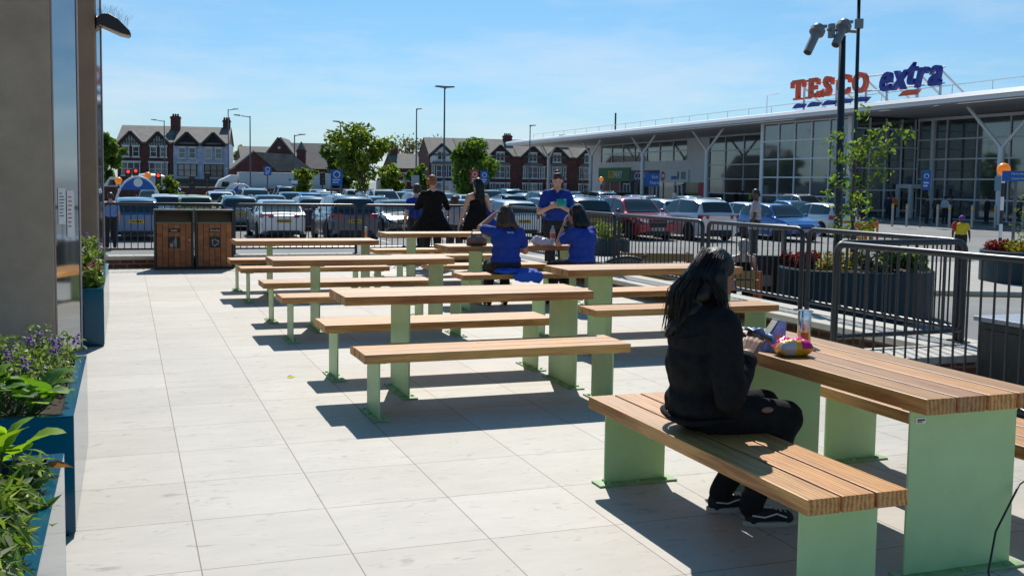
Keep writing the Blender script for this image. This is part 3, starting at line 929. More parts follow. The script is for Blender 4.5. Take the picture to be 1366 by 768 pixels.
bushy('red_bedding_plant', 'low red flowering plant at the near end of the farthest trough planter', -.6, -.26, 10.65, 11.3, .49, .22, 700, .06, [(.13, .2, .03), (.1, .19, .03)], 41, ('red_petals', (.30, .01, .02)), aspect=1.6, nst=36, fn=26)
bushy('purple_bedding_plant', 'purple flowering plant at the far end of the farthest trough planter', -.85, -.26, 11.5, 13.3, .49, .42, 1400, .05, [(.13, .2, .05), (.09, .15, .035)], 51, ('purple_petals', (.25, .06, .42)), aspect=1.8, nst=60, fn=28)
lf = thing('dry_leaf', 'curled dry brown leaf lying on the rim of the nearest planter', 'leaf', (-.24, 3.98, PH + .03))
g = MB(); g.tone = (.16, .07, .03); broadleaf(g, Vector((-.06, 0, 0)), Vector((1, .1, .05)), .11, .04, random, .1, .5); g.build('blade', GLOSSLEAF, lf, smooth=True, tone=True)
yl = thing('fallen_leaf', 'small yellow leaf lying on the sunlit paving left of the tables', 'leaf', tuple(onz(388, 503, .004)))
g = MB(); g.tone = (.55, .5, .06); broadleaf(g, Vector((-.03, 0, 0)), Vector((1, .3, .05)), .07, .03, random, .1, .4); g.build('blade', GLOSSLEAF, yl, smooth=True, tone=True)

# ------------------------------------------------------------------ round planters on the right and behind the fence
def drum(label, c, rx, H_, name='round_planter', z=GZ, sy=1.0):
    t = thing(name, label, 'planter', (c[0], c[1], z))
    g = MB(); g.lathe([(rx - .04, 0), (rx, .02), (rx, H_ - .02), (rx - .015, H_), (rx - .06, H_), (rx - .07, H_ - .08)], seg=64, sy=sy); g.build('drum', DTEAL, t, smooth=True, auto=35)
    g = MB(); g.lathe([(rx - .068, H_ - .2), (rx - .068, H_ - .06), (.001, H_ - .02)], seg=48, sy=sy); g.build('compost', SOIL, t)
    return t
D1 = onz(1137, 431, GZ); d1 = Vector((D1.x, D1.y, 0)); dd = d1.normalized(); C1 = d1 + dd * 1.28
drum('large round dark teal planter holding the young tree, behind the railings', C1, 1.30, .82)
D2 = onz(1394, 389, GZ); d2 = Vector((D2.x, D2.y, 0)); C2 = d2 + d2.normalized() * 1.4
drum('large round dark teal planter at the right picture edge under the blue signpost', C2, 1.42, .82)
C3 = onz(812, 372, GZ); C3 = Vector((C3.x, C3.y, 0))
drum('smaller round teal planter behind the railing beside the seated blue shirted people', C3 + C3.normalized() * .4, .48, .92)
def bedding(name, label, c, r, z, n, cols, seed, size=.07, h=.22, ang=None):
    t = thing(name, label, 'plant', (c[0], c[1], z))
    rr = random.Random(seed); cs = []
    for i in range(34):
        a = rr.uniform(0, 2 * pi); q = r * sqrt(rr.random())
        cs.append((q * cos(a), q * sin(a), rr.uniform(.0, h), .10))
    leafcloud('leaves', LEAF, t, cs, n, size, cols, seed, aspect=2)
    return t
zt = GZ + .80
perp = Vector((dd.y, -dd.x, 0))
GOLD = [(.30, .24, .03), (.22, .2, .03), (.14, .17, .03)]
bedding('heuchera', 'dark red leaved plants at the left end of the round planter', C1 - perp * .92, .30, zt, 420, [(.25, .015, .02), (.14, .01, .015)], 3, .09, .2)
bedding('golden_grass', 'golden leaved plants in the middle left of the round planter', C1 - perp * .35, .42, zt, 800, GOLD, 4, .07, .22)
bedding('dark_shrub', 'dark green low shrub in the middle right of the round planter', C1 + perp * .35, .36, zt, 520, [(.06, .1, .03), (.05, .05, .03)], 5, .07, .3)
bedding('bright_shrub', 'bright green leafy plant at the right end of the round planter', C1 + perp * .85, .33, zt, 600, [(.1, .2, .03), (.07, .15, .02)], 6, .09, .28)
dq = d2.normalized(); pq = Vector((dq.y, -dq.x, 0))
bedding('heuchera', 'dark red leaved plant at the left of the right edge planter', C2 - pq * 1.1, .25, zt, 260, [(.25, .015, .02), (.18, .03, .02)], 13, .09, .18)
bedding('golden_grass', 'golden leaved plants in the right edge planter', C2 - pq * .6, .5, zt, 700, GOLD, 14, .07, .2)
bedding('leafy_shrub', 'pale green shrub growing in the smaller teal planter behind the railing', C3 + C3.normalized() * .4, .30, GZ + .9, 320, [(.12, .19, .04), (.2, .22, .08)], 15, .08, .35)
tree('slim young tree with sparse bright leaves growing from the round planter', C1.x, C1.y, GZ + .75, 3.05, .78, 64, n=720, leaf=.075, cols=[(.12, .20, .03), (.16, .24, .03), (.09, .16, .03)], trunk=.085, crown0=.12, name='young_tree', shape=.6, dens=.75)
tree('wispy dark shrub growing in the right edge planter', C2.x - .25, C2.y, GZ + .75, 1.9, .55, 71, n=520, leaf=.06, cols=[(.07, .1, .03), (.1, .13, .04)], trunk=.06, crown0=.1, name='wispy_shrub', shape=.5)

# grey utility cabinet beyond the nearest railing
CB = onz(1306, 421, .50)
t = thing('utility_cabinet', 'dark grey metal cabinet with a pale top behind the nearest railing', 'cabinet', (6.45, 5.2, 0), 0)
cz = onz(1306, 421, .6); x0, y1 = cz.x - 6.45, cz.y - 5.2
g = MB(); g.box(x0, x0 + 1.2, y1 - 1.9, y1, GZ, .56); g.build('body', mat('cabinet_grey', (.05, .052, .05), .45), t, bevel=.01)
g = MB(); g.box(x0 - .03, x0 + 1.23, y1 - 1.93, y1 + .03, .561, .60); g.build('lid', mat('cabinet_top', (.40, .42, .46), .3), t, bevel=.006)
for k in range(2):
    g = MB(); ya = y1 - .08 - k * .9; g.box(x0 - .012, x0 - .001, ya - .82, ya, GZ + .1, .50); d = g.build('door', mat('cabinet_grey'), t, bevel=.004)
    g = MB(); g.box(x0 - .03, x0 - .0125, ya - .76, ya - .72, -.05, .1); g.build('handle', BLACK, d)
# black cable in the corner
t = thing('cable', 'thin black cable curving up at the bottom right corner', 'cable', (0, 0, 0))
g = MB(); pts = [onz(1325, 790, .0) + Vector((0, 0, .01))]
p1 = onz(1325, 790, .01)
pts = [p1 + Vector((-.2, -.5, 0)), p1, p1 + Vector((.05, .08, .05)), p1 + Vector((.16, .16, .18)), p1 + Vector((.36, .24, .34)), p1 + Vector((.8, .3, .5)), p1 + Vector((1.4, .3, .55))]
g.tube(pts, .0045, 8); g.build('cord', BLACK, t, smooth=True)
# ================================================================== supermarket
SX = 54.9                       # shop front plane, facing -X
t = thing('supermarket', 'long glass fronted supermarket with a deep white canopy on forked posts', 'supermarket', (0, 0, 0))
MUL = WHITEM
def glazing(yA, yB, xs, z0, z1, cols, rows, parent, name='window'):
    """glass facing -X from yA down to yB"""
    g = MB(); g.box(xs, xs + .1, min(yA, yB), max(yA, yB), z0, z1); o = g.build(name, GLASS, parent)
    g = MB()
    for i in range(cols + 1):
        y = yA + (yB - yA) * i / cols; g.box(xs - .09, xs - .002, y - .045, y + .045, z0, z1)
    f = g.build('mullions', MUL, o)
    g = MB()
    for j in range(rows + 1):
        z = z0 + (z1 - z0) * j / rows; g.box(xs - .075, xs - .003, min(yA, yB), max(yA, yB), z - .05, z + .05)
    g.build('transoms', MUL, o)
    return o
WALLM = mat('white_cladding', (.74, .74, .74), .45, var=.06, vscale=.6)
SOF = 6.55
# section A: shop units
g = MB()
g.box(SX, SX + .3, 96.81, 117.99, 2.0, 4.15)
g.box(SX, SX + .3, 92.66, 96.8, 1.9, SOF); g.box(SX, SX + .3, 118.0, 121.19, GZ, SOF); g.box(SX, SX + .3, 96.81, 117.99, 6.3, SOF)
g.box(SX, 75, 121.2, 121.5, GZ, SOF)
g.build('cladding', WALLM, t)
glazing(118.0, 96.8, SX + .05, 4.15, 6.3, 7, 2, t)
glazing(118.0, 96.8, SX + .12, GZ + .1, 2.0, 8, 1, t, 'shop_window')
g = MB()
for y in (110.8, 104.2, 98.6):
    g.box(SX - .05, SX + .1, y - .9, y - .8, GZ + .1, 1.7); g.box(SX - .05, SX + .1, y + .8, y + .9, GZ + .1, 1.7); g.box(SX - .05, SX + .1, y - .9, y + .9, 1.6, 1.72); g.box(SX - .05, SX + .1, y - .05, y + .05, GZ + .1, 1.6)
g.build('shop_door', WHITEM, t)
g = MB(); g.box(SX + .02, SX + .1, 92.6, 96.8, GZ + .1, 1.9); g.build('shop_window', mat('poster_glass', (.08, .11, .07), .1, var=.7, vscale=.6), t)
g = MB(); g.box(SX - .01, SX + .015, 93.2, 94.4, .3, 1.85); g.build('poster', SIGNRED, t)
# section B: tall glass hall
glazing(92.6, 73.0, SX, GZ + .1, SOF - .15, 6, 5, t)
g = MB(); g.box(SX - .12, SX + .3, 92.3, 92.65, GZ, SOF); g.box(SX - .12, SX - .001, 73, 92.6, SOF - .15, SOF); g.build('wall_post', WHITEM, t)
# projecting entrance block
PX = 48.1
glazing(72.6, 62.0, PX, GZ + .1, SOF, 5, 5, t, 'window')
g = MB(); g.box(PX - .1, PX + .35, 72.6, 72.95, GZ, SOF + .1); g.build('wall_post', WHITEM, t); g = MB(); g.box(PX - .1, PX + .35, 61.65, 62.0, GZ, SOF + .1); g.build('wall_post', WHITEM, t)
g = MB(); g.box(PX + .3, SX, 72.7, 72.9, GZ, SOF); g.build('side_window', GLASS, t)
o = (lambda g: g.box(PX + .35, 53.9, 61.75, 61.85, GZ, SOF).build('side_window', GLASS, t))(MB())
g = MB()
for x in (49.6, 51.0, 52.4, 53.6): g.box(x, x + .1, 61.66, 61.745, GZ, SOF)
for z in (.0, 1.45, 3.0, 4.5, 5.8): g.box(PX + .35, 53.9, 61.68, 61.747, z - .05, z + .05)
g.build('mullions', MUL, o)
# entrance lobby with sliding doors
g = MB(); g.box(52.0, 53.9, 60.0, 61.6, 1.6, 1.9); g.box(52.0, 52.15, 61.3, 61.6, GZ, 1.6); g.box(52.0, 52.15, 60.0, 60.3, GZ, 1.6); g.box(53.7, 53.9, 59.9, 60.2, GZ, SOF); g.build('entrance_lobby', WHITEM, t)
# section D glass
glazing(61.6, 25.0, 53.9, GZ + .1, SOF - .1, 13, 5, t)
g = MB(); g.box(53.75, 54.2, 25, 61.6, SOF - .1, SOF + .05); g.build('wall_post', WHITEM, t)
# body of the building
g = MB(); g.box(56.5, 110, 22, 121, GZ, 6.4); g.build('hall', mat('store_interior', (.05, .05, .05), .9), t)
# canopy: soffit and two-step fascia, running along Y with a slight fall to the far end
ya, yb = 18.0, 127.5
def zt_(y): return 7.22 - (y - 45) * .0048
g = MB()
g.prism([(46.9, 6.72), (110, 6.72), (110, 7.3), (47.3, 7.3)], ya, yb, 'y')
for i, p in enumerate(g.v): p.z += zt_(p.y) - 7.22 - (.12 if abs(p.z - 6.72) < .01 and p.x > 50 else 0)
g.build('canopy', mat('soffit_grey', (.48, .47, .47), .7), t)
g = MB(); g.box(46.0, 46.895, ya, yb + .3, 6.74, 6.98); g.prism([(45.85, 6.985), (46.895, 6.985), (46.895, 7.36), (46.05, 7.22)], ya, yb + .4, 'y')
for p in g.v: p.z += zt_(p.y) - 7.22
g.build('fascia', mat('fascia_white', (.74, .75, .78), .4), t)
# roof edge guard rail
g = MB()
for k in range(26):
    y = 42 + k * 3.2; g.tube([(47.5, y, zt_(y) + .1), (47.5, y, zt_(y) + .75)], .025, 5)
g.tube([(47.5, 40, zt_(40) + .75), (47.5, 122, zt_(122) + .75)], .025, 5)
g.build('roof_rail', WHITEM, t)
g = MB(); g.tube([(50, 104, 7), (50, 104, 9.3)], .1, 8); g.build('flue', FENCE, t)
g = MB(); g.tube([(50, 75.2, 7), (50, 75.2, 9.1), (50, 73.6, 9.15)], .03, 6); g.build('antenna', WHITEM, t)
# forked posts
for y in (36.5, 49.0, 82.9, 95.4, 108.0, 120.6):
    g = MB(); x = 49.0; zs = 4.75 if y > 60 else 4.15
    g.tube([(x, y, GZ), (x, y, zs)], .20, 12)
    for s in (-1, 1): g.tube([(x, y, zs - .1), (x, y + s * 2.9, 6.75)], .11, 8)
    g.build('forked_post', WHITEM, t, smooth=True, auto=40)

# shop signs over the small units
def board(label, y0, y1, z0, z1, material, x=SX - .14):
    b = thing('shop_sign', label, 'sign', (x, (y0 + y1) / 2, (z0 + z1) / 2))
    g = MB(); g.box(0, .13, -(y0 - y1) / 2, (y0 - y1) / 2, (z0 - z1) / 2, -(z0 - z1) / 2); g.build('board', material, b)
    return b
ROTX = (pi / 2, 0, -pi / 2)
YEL = mat('yellow_letter', (.85, .42, .02), .5)
b = board('long green shop sign reading SUBWAY on the supermarket front', 118.4, 109.8, 1.95, 3.55, mat('sign_green', (.005, .16, .04), .5))
text('SUB', 1.25, YEL, b, (-.012, .75, -.05), ROTX, shear=.25, offset=.03, sx=.85)
text('WAY', 1.25, WHITE, b, (-.012, -1.15, -.05), ROTX, shear=.25, offset=.03, sx=.72)
b = board('dark blue shop sign reading CORAL beside the green sign', 109.7, 102.6, 1.95, 3.2, mat('sign_navy', (.008, .018, .12), .5))
text('CORAL', 1.2, WHITE, b, (-.012, .75, -.03), ROTX, shear=.25, offset=.015, sx=.9)
g = MB(); g.ball((-.02, -2.7, .05), (.02, .55, .22), 10); g.build('swoosh', YEL, b)
b = board('white shop sign with a red and blue roundel right of the dark blue sign', 102.5, 96.3, 1.9, 3.2, WHITE)
g = MB(); g.lathe([(.5, 0), (.5, .02)], seg=24, M=Matrix.Translation((-.022, 2.35, 0)) @ Matrix.Rotation(pi / 2, 4, 'Y')); g.build('roundel', SIGNRED, b)
g = MB(); g.ball((-.03, 2.3, .03), (.02, .42, .22), 10); g.build('band', WHITE, b)
g = MB(); g.box(-.012, -.002, -.7, .5, -.35, .0); g.build('blue_mark', SIGNBLUE, b)
g = MB(); g.ball((-.01, -1.0, .05), (.012, .22, .5), 10); g.build('green_mark', mat('sign_green'), b)
g = MB(); g.box(-.012, -.002, -2.6, -1.6, -.3, .45); g.build('grey_picture', mat('grey_print'), b)

# roof letters on their frame
def bigletter(ch, yc, zc, size, material, label, wide=1.0, shear=0.0, off=.06, serif=None):
    L = thing('roof_letter', label, 'sign letter', (47.2, yc, zc), 0, 'big roof letters')
    text(ch, size, material, L, (0, 0, 0), ROTX, name='letter', ext=.14, offset=off, shear=shear, sx=wide)
    if serif:
        g = MB()
        for y0, y1, z0, z1 in serif: g.box(-.1401, .1401, -y1, -y0, z0, z1)
        g.build('serifs', material, L)
    return L
zc = 8.76; hh = .66
TE = [('T', 66.95, [(-.82, -.62, .2, .68), (.62, .82, .2, .68), (-.45, .45, -.70, -.56)], 1.05),
      ('E', 65.15, [(.55, .72, .25, .68), (.58, .75, -.68, -.2), (-.72, -.3, .54, .69), (-.72, -.3, -.69, -.54)], 1.0),
      ('S', 63.45, [(.48, .62, .15, .66), (-.66, -.52, -.66, -.15)], 1.0),
      ('C', 61.65, [(.60, .74, .15, .66)], 1.0), ('O', 59.85, None, 1.02)]
for i, (c, y, s, wd) in enumerate(TE):
    bigletter(c, y, zc - .02 * i, 1.85, RED, f'big red roof letter {c} in the word TESCO', wd, 0, .07, s)
SC = [('e', 57.4, .0), ('x', 56.05, .0), ('t', 55.0, .16), ('r', 54.1, .0), ('a', 52.85, .0)]
for i, (c, y, dz) in enumerate(SC):
    bigletter(c, y, zc + .02 + dz, 2.55 if c != 't' else 2.3, NAVY, f'big navy slanted roof letter {c} in the word extra', .95, .28, .045)
for k in range(5):
    L = thing('roof_swoosh', f'{"leftmost second third fourth rightmost".split()[k]} blue slanted dash under the red roof letters', 'sign mark', (47.2, 66.7 - k * 1.78, 7.62), 0, 'blue dashes under the roof letters')
    g = MB(); g.prism([(.80, -.17), (-.42, -.17), (-.80, .10), (.1, .17), (.45, .10)], -.12, .12, 'x'); g.build('dash', NAVY, L)
L = thing('roof_swoosh', 'single red slanted dash under the navy roof word', 'sign mark', (47.2, 55.0, 7.72))
g = MB(); g.prism([(.95, -.17), (-.6, -.17), (-1.0, .12), (.1, .18), (.5, .10)], -.12, .12, 'x'); g.build('dash', RED, L)
t = thing('sign_frame', 'white steel frame propping up the big roof letters', 'sign frame', (0, 0, 0))
for y in (66.6, 62.8, 59.6, 57.5, 54.6, 52.6):
    g = MB(); g.tube([(47.5, y, 7.2), (47.5, y, 9.2)], .09, 6); g.tube([(47.55, y, 8.9), (49.9, y, 7.2)], .07, 6); g.build('prop', WHITEM, t)
g = MB()
for z in (8.2, 9.2):
    g.tube([(47.45, 67.2, z), (47.45, 52.2, z - .1)], .05, 6)
g.build('cross_rail', WHITEM, t)

# ================================================================== street of houses in the distance
def house(t, Wd, D, He, Hr, brick, gables=(), windows=(), roofm=SLATE, side=True):
    """local: front face on y=0 looking to -y, x from 0 to Wd"""
    g = MB(); g.box(0, Wd, 0, D, 0, He); 
    g.build('wall', brick, t)
    for s in (0, Wd - .25):
        g = MB(); g.prism([(0, He), (D, He), (D / 2, Hr)], s, s + .25, 'x')
        g.build('gable_wall', HBRICK, t)
    ov = .35
    g = MB(); k = (Hr - He) / (D / 2)
    g.prism([(-ov, He - ov * k), (D / 2, Hr), (D / 2, Hr + .18), (-ov, He - ov * k + .18)], -.1, Wd + .1, 'x')
    g.prism([(D + ov, He - ov * k), (D / 2, Hr + .001), (D / 2, Hr + .181), (D + ov, He - ov * k + .18)], -.1, Wd + .1, 'x')
    rf = g.build('roof', roofm, t)
    for (x, w_, zb, zt2, face) in gables:
        g = MB(); dpt = (zt2 - He) / k
        g.prism([(x - w_ / 2, zb), (x + w_ / 2, zb), (x + w_ / 2, He), (x, zt2 - .15), (x - w_ / 2, He)], -.12, .3, 'y')
        gb = g.build('gable', face, t)
        g = MB()
        for s in (-1, 1):
            a, b = Vector((x + s * (w_ / 2 + .3), He - .35)), Vector((x, zt2))
            n = Vector((-(b.y - a.y), b.x - a.x)).normalized() * .17 * (1 if s < 0 else -1)
            g.prism([tuple(a), tuple(b), tuple(b + n), tuple(a + n)], -.4, dpt, 'y')
        g.build('gable_roof', roofm, gb)
        g = MB()
        for s in (-1, 1):
            a, b = Vector((x + s * (w_ / 2 + .28), He - .42)), Vector((x, zt2 - .1))
            n = Vector((-(b.y - a.y), b.x - a.x)).normalized() * -.25 * (1 if s < 0 else -1)
            g.prism([tuple(a), tuple(b), tuple(b + n), tuple(a + n)], -.47, -.405, 'y')
        g.build('bargeboard', DTRIM if face is not WHITE else DTRIM, gb)
    for (x, z, w_, h_, nx, nz, frm) in windows:
        g = MB(); g.box(x - w_ / 2, x + w_ / 2, -.14, -.02, z, z + h_); wo = g.build('window', (HGLASS, HGLASS, mat('curtained_glass', (.30, .29, .27), .12, spec=.8), mat('mid_grey_glass', (.12, .125, .13), .08, spec=.8))[int(abs(x * 7.3 + z * 3.1 + t.location.x * 1.7)) % 4], t)  # glass tones vary between windows: dark, pale curtained, mid grey
        g = MB(); f = .09
        for s in (-w_ / 2, w_ / 2 - f): g.box(x + s, x + s + f, -.2, -.141, z, z + h_)
        for i in range(1, nx): xx = x - w_ / 2 + w_ * i / nx; g.box(xx - .045, xx + .045, -.19, -.142, z, z + h_)
        for i in range(1, nz): zz = z + h_ * i / nz; g.box(x - w_ / 2, x + w_ / 2, -.188, -.143, zz - .04, zz + .04)
        for zz in (z, z + h_ - f): g.box(x - w_ / 2, x + w_ / 2, -.2, -.1415, zz, zz + f)
        g.build('frame', frm or TRIM, wo)
        g = MB(); g.box(x - w_ / 2 - .12, x + w_ / 2 + .12, -.28, -.145, z - .18, z - .02); g.build('sill', TRIM, wo)
        g = MB(); g.box(x - w_ / 2 - .1, x + w_ / 2 + .1, -.2, -.01, z + h_ + .01, z + h_ + .22); g.build('lintel', TRIM, wo)
    return rf
def chimney(t, rf, x, y, z0, z1, w_=.9, d_=.7, pots=3):
    g = MB(); g.box(x - w_ / 2, x + w_ / 2, y - d_ / 2, y + d_ / 2, z0, z1); g.box(x - w_ / 2 - .08, x + w_ / 2 + .08, y - d_ / 2 - .08, y + d_ / 2 + .08, z1 - .35, z1 - .15)
    for i in range(pots): g.lathe([(.13, z1), (.11, z1 + .4)], (x + (i - (pots - 1) / 2) * .28, y, 0), 8)
    g.build('chimney', HBRICK, rf)
def row(px0, px1, D0):
    a = aty(px0, 250, D0); b = aty(px1, 250, D0 * .985)
    a.z = b.z = GZ
    return a, atan2(b.y - a.y, b.x - a.x), (b - a).length
PAINT = brickmat('painted_brick', (.52, .58, .72), (.48, .54, .68), (.45, .5, .62))
HT = mat('half_timber', (.5, .5, .48), .7)
a, rz, Wl = row(157, 305, 138)
hw = Wl / 2
t = thing('terrace_house', 'dark red brick house with two half timbered gables, far left', 'house', a, rz); t.scale = (1, 1, .79)
wins = []
for gx in (hw * .24, hw * .73):
    wins += [(gx - .55, 6.0, .8, 1.55, 1, 2, None), (gx + .62, 6.0, .8, 1.55, 1, 2, None), (gx, 3.1, 2.2, 2.0, 3, 2, None)]
rf = house(t, hw - .02, 9, 8.3, 10.9, HBRICK, [(hw * .24, 2.3, 7.7, 9.9, HT), (hw * .73, 2.3, 7.7, 9.9, HT)], wins)
g = MB()
for gx in (hw * .24, hw * .73):
    for i in range(-3, 4): g.box(gx + i * .3 - .05, gx + i * .3 + .05, -.16, -.121, 7.75, 8.2 + (1.15 - abs(i) * .36))
    g.box(gx - 1.2, gx + 1.2, -.17, -.1215, 8.15, 8.3); g.box(gx - 1.2, gx + 1.2, -.17, -.1215, 7.65, 7.8)
g.build('timber_studs', DTRIM, t)
chimney(t, rf, hw - .1, 3.6, 9.5, 12.6, 1.15, .9)
g = MB(); g.box(.3, hw - .3, -.5, -.01, .2, 2.6); g.build('shop_front', mat('dark_shopfront', (.03, .028, .03), .4), t)
q = a + Vector((cos(rz), sin(rz), 0)) * hw
t = thing('terrace_house', 'pale blue white painted house with two dark gables, left of the lorry', 'house', q, rz); t.scale = (1, 1, .79)
wins = []
for gx in (hw * .25, hw * .73):
    wins += [(gx - .6, 5.9, .85, 1.6, 1, 2, None), (gx + .62, 5.9, .85, 1.6, 1, 2, None), (gx, 3.0, 2.3, 2.0, 3, 2, DTRIM)]
rf = house(t, hw, 9, 8.3, 10.9, PAINT, [(hw * .25, 2.5, 7.75, 9.95, DTRIM), (hw * .73, 2.5, 7.75, 9.95, DTRIM)], wins)
chimney(t, rf, hw - .5, 4.5, 10, 12.3, .9, .9)
g = MB(); g.box(.3, hw - .3, -.5, -.01, 1.9, 2.6); g.build('shop_fascia', mat('dark_shopfront'), t)
g = MB(); g.box(.3, hw - .3, -.3, -.01, .3, 1.89); g.build('shop_front', HGLASS, t)
text('NEWSAGENT', .55, SIGNRED, t, (hw * .45, -.512, 2.25), name='shop_lettering', ext=.004) if False else None

# old school hall with a tall gable
a = aty(338, 250, 128); a.z = GZ; b = aty(425, 250, 126); b.z = GZ
rz = atan2(b.y - a.y, b.x - a.x); Wd = (b - a).length
t = thing('brick_hall', 'old dark brick hall with a steep gable, tall window and grey slate roof', 'building', a, rz); t.scale = (1, 1, .78)
g = MB(); g.box(0, Wd * 1.12, 1, 12, 0, 4.6); g.box(Wd * .12, Wd * .70, -.2, 1, 0, 5.0); g.build('wall', HBRICK, t)
g = MB(); g.prism([(Wd * .10, 5.0), (Wd * .72, 5.0), (Wd * .40, 9.0)], -.2, .5, 'y'); gb = g.build('gable', HBRICK, t)
g = MB()
for s, xe in ((-1, Wd * .06), (1, Wd * .76)):
    p, q = Vector((xe, 4.6)), Vector((Wd * .40, 9.1)); n = Vector((-(q.y - p.y), q.x - p.x)).normalized() * .22 * (1 if s < 0 else -1)
    g.prism([tuple(p), tuple(q), tuple(q + n), tuple(p + n)], -.3, 8, 'y')
g.prism([(.6, 4.5), (5, 8.6), (9.4, 8.6), (12.4, 4.5)], Wd * .45, Wd * 1.15, 'x')
g.prism([(.6, 4.5), (5, 6.6), (9.4, 6.6), (12.4, 4.5)], -1.5, Wd * .2, 'x')
rf = g.build('roof', SLATE, t)
g = MB(); g.box(Wd * .33, Wd * .53, -.3, -.21, 3.2, 6.0); wo = g.build('window', HGLASS, t)
g = MB()
for i in range(4): x = Wd * (.33 + .2 * i / 3); g.box(x - .07, x + .07, -.36, -.301, 3.1, 6.0)
for z in (3.2, 4.1, 5.2): g.box(Wd * .33, Wd * .53, -.355, -.302, z - .06, z + .06)
g.build('frame', TRIM, wo)
g = MB(); g.lathe([(.45, 0), (.45, .06)], seg=16, M=Matrix.Translation((Wd * .2, -.21, 4.2)) @ Matrix.Rotation(pi / 2, 4, 'X')); g.build('round_window', mat('grey_print'), t)
g = MB(); g.lathe([(.18, 0), (.18, .05)], seg=12, M=Matrix.Translation((Wd * .40, -.21, 7.6)) @ Matrix.Rotation(pi / 2, 4, 'X')); g.build('round_vent', TRIM, t)
chimney(t, rf, Wd * .73, .4, 3.6, 7.4, 1.0, .9, 0)
g = MB(); g.lathe([(.5, 7.4), (.35, 7.9), (.06, 8.6)], (Wd * .73, .4, 0), 8); g.build('spirelet', SLATE, rf)
# small gabled roof between the lorry and the pale house
a = aty(312, 250, 120); a.z = GZ
t = thing('brick_outbuilding', 'small dark gabled brick building behind the white lorry', 'building', a, 0)
g = MB(); g.box(0, 8.5, 0, 7, 0, 3.3); g.prism([(0, 3.3), (4.4, 3.3), (2.2, 5.2)], 0, .4, 'y'); g.build('wall', HBRICK, t)
g = MB(); g.prism([(-.3, 3.1), (2.2, 5.2), (2.2, 5.4), (-.3, 3.3)], -.2, 6, 'y'); g.prism([(2.21, 5.2), (6.4, 5.0), (9, 3.1), (4.7, 3.1)], -.2, 6, 'y'); g.build('roof', SLATE, t)

# right hand terrace with gabled bays
a, rz, Wl = row(572, 800, 150)
NH = 6; hw = Wl / NH
kinds = ['with a white rendered gable, leftmost of the right terrace', 'half hidden behind the leafy round tree', 'with a brick gable below the tall paired chimney', 'right of the tall chimney, with a bay window', 'above the head of the standing person in blue polo', 'nearest the supermarket canopy, partly hidden by a post']
for i in range(NH):
    q = a + Vector((cos(rz), sin(rz), 0)) * (hw * i)
    t = thing('terrace_house', 'dark brick terrace house ' + kinds[i], 'house', q, rz, 'gabled terrace houses'); t.scale = (1, 1, .82)
    gx = hw * (.42 if i % 2 == 0 else .56)
    wins = [(gx, 3.55, 1.6, 2.1, 2, 2, None), (gx - 1.25, 3.55, .5, 2.1, 1, 2, None), (gx + 1.25, 3.55, .5, 2.1, 1, 2, None), (gx, .6, 1.6, 1.9, 2, 2, None), (gx - 1.3, .6, .5, 1.9, 1, 1, None), (gx + 1.3, .6, .5, 1.9, 1, 1, None), (gx, 6.6, 1.3, 1.5, 2, 2, None)]
    if i in (2, 3): wins.append((hw * (.9 if i == 3 else .1), 3.6, .9, 2.0, 1, 2, None))
    rf = house(t, hw - .02, 8.5, 7.6, 10.6, HBRICK, [(gx, 3.4, 6.0, 9.5, WHITE if i == 0 else HBRICK)], wins)
    g = MB(); g.prism([(gx - 1.7, 5.8), (gx + 1.7, 5.8), (gx + 1.3, 6.3), (gx - 1.3, 6.3)], -.55, -.13, 'y'); g.build('bay_roof', SLATE, t)
    g = MB(); g.box(gx + 2.0, gx + 2.85, -.1, -.01, 0, 2.3); g.build('door', mat('dark_shopfront'), t)
    if i in (2, 4): chimney(t, rf, hw * .92, 4.2, 9.4, 11.5, 1.2, 1.2, 4)
a = aty(526, 250, 165); a.z = GZ
t = thing('brick_house', 'small grey roofed house with a chimney left of the right terrace', 'house', a, 0); t.scale = (1, 1, .8)
rf = house(t, 8, 8, 5.4, 8.2, HBRICK, [], [(2, 2.8, 1.2, 1.5, 2, 2, None), (5, 2.8, 1.2, 1.5, 2, 2, None)])
chimney(t, rf, .8, 4, 7.2, 9.9, 1.2, .9)
a = aty(322, 250, 175); a.z = GZ
t = thing('slate_roofed_house', 'low slate roofed house just left of the brick hall', 'house', a, 0)
house(t, 7, 8, 5.2, 7.4, HBRICK, [], [(3, 2.6, 1.2, 1.5, 2, 2, None)])
# boundary wall of the car park
t = thing('boundary_wall', 'long dark brick boundary wall at the far edge of the car park', 'wall', (0, 0, 0))
g = MB(); g.box(-30, 52, 104, 104.3, GZ, GZ + 1.3); g.build('brickwork', HBRICK, t)
g = MB(); g.box(-30, 52, 103.95, 104.35, GZ + 1.301, GZ + 1.38); g.build('coping', COPING, t)
# ================================================================== cars
def carpaint(name, col):
    return mat('paint_' + name.replace(' ', '_'), col, .22, .25, spec=.6, coat=1.0)
PAINTS = {'white': (.72, .72, .73), 'silver': (.42, .44, .46), 'grey': (.16, .17, .18), 'charcoal': (.05, .053, .058), 'black': (.012, .012, .014),
          'navy': (.012, .02, .06), 'blue': (.015, .10, .38), 'bright blue': (.01, .2, .62), 'red': (.40, .012, .025), 'dark red': (.16, .01, .02), 'yellow': (.55, .50, .10),
          'pale blue': (.25, .38, .5), 'slate blue': (.06, .11, .17), 'pearl': (.62, .64, .68), 'mid blue': (.03, .13, .30)}
def interp(pts, y):
    if y <= pts[0][0]: return pts[0][1]
    for (a, za), (b, zb) in zip(pts, pts[1:]):
        if y <= b:
            u = (y - a) / (b - a); u = u * u * (3 - 2 * u) * .5 + u * .5
            return za + (zb - za) * u
    return pts[-1][1]
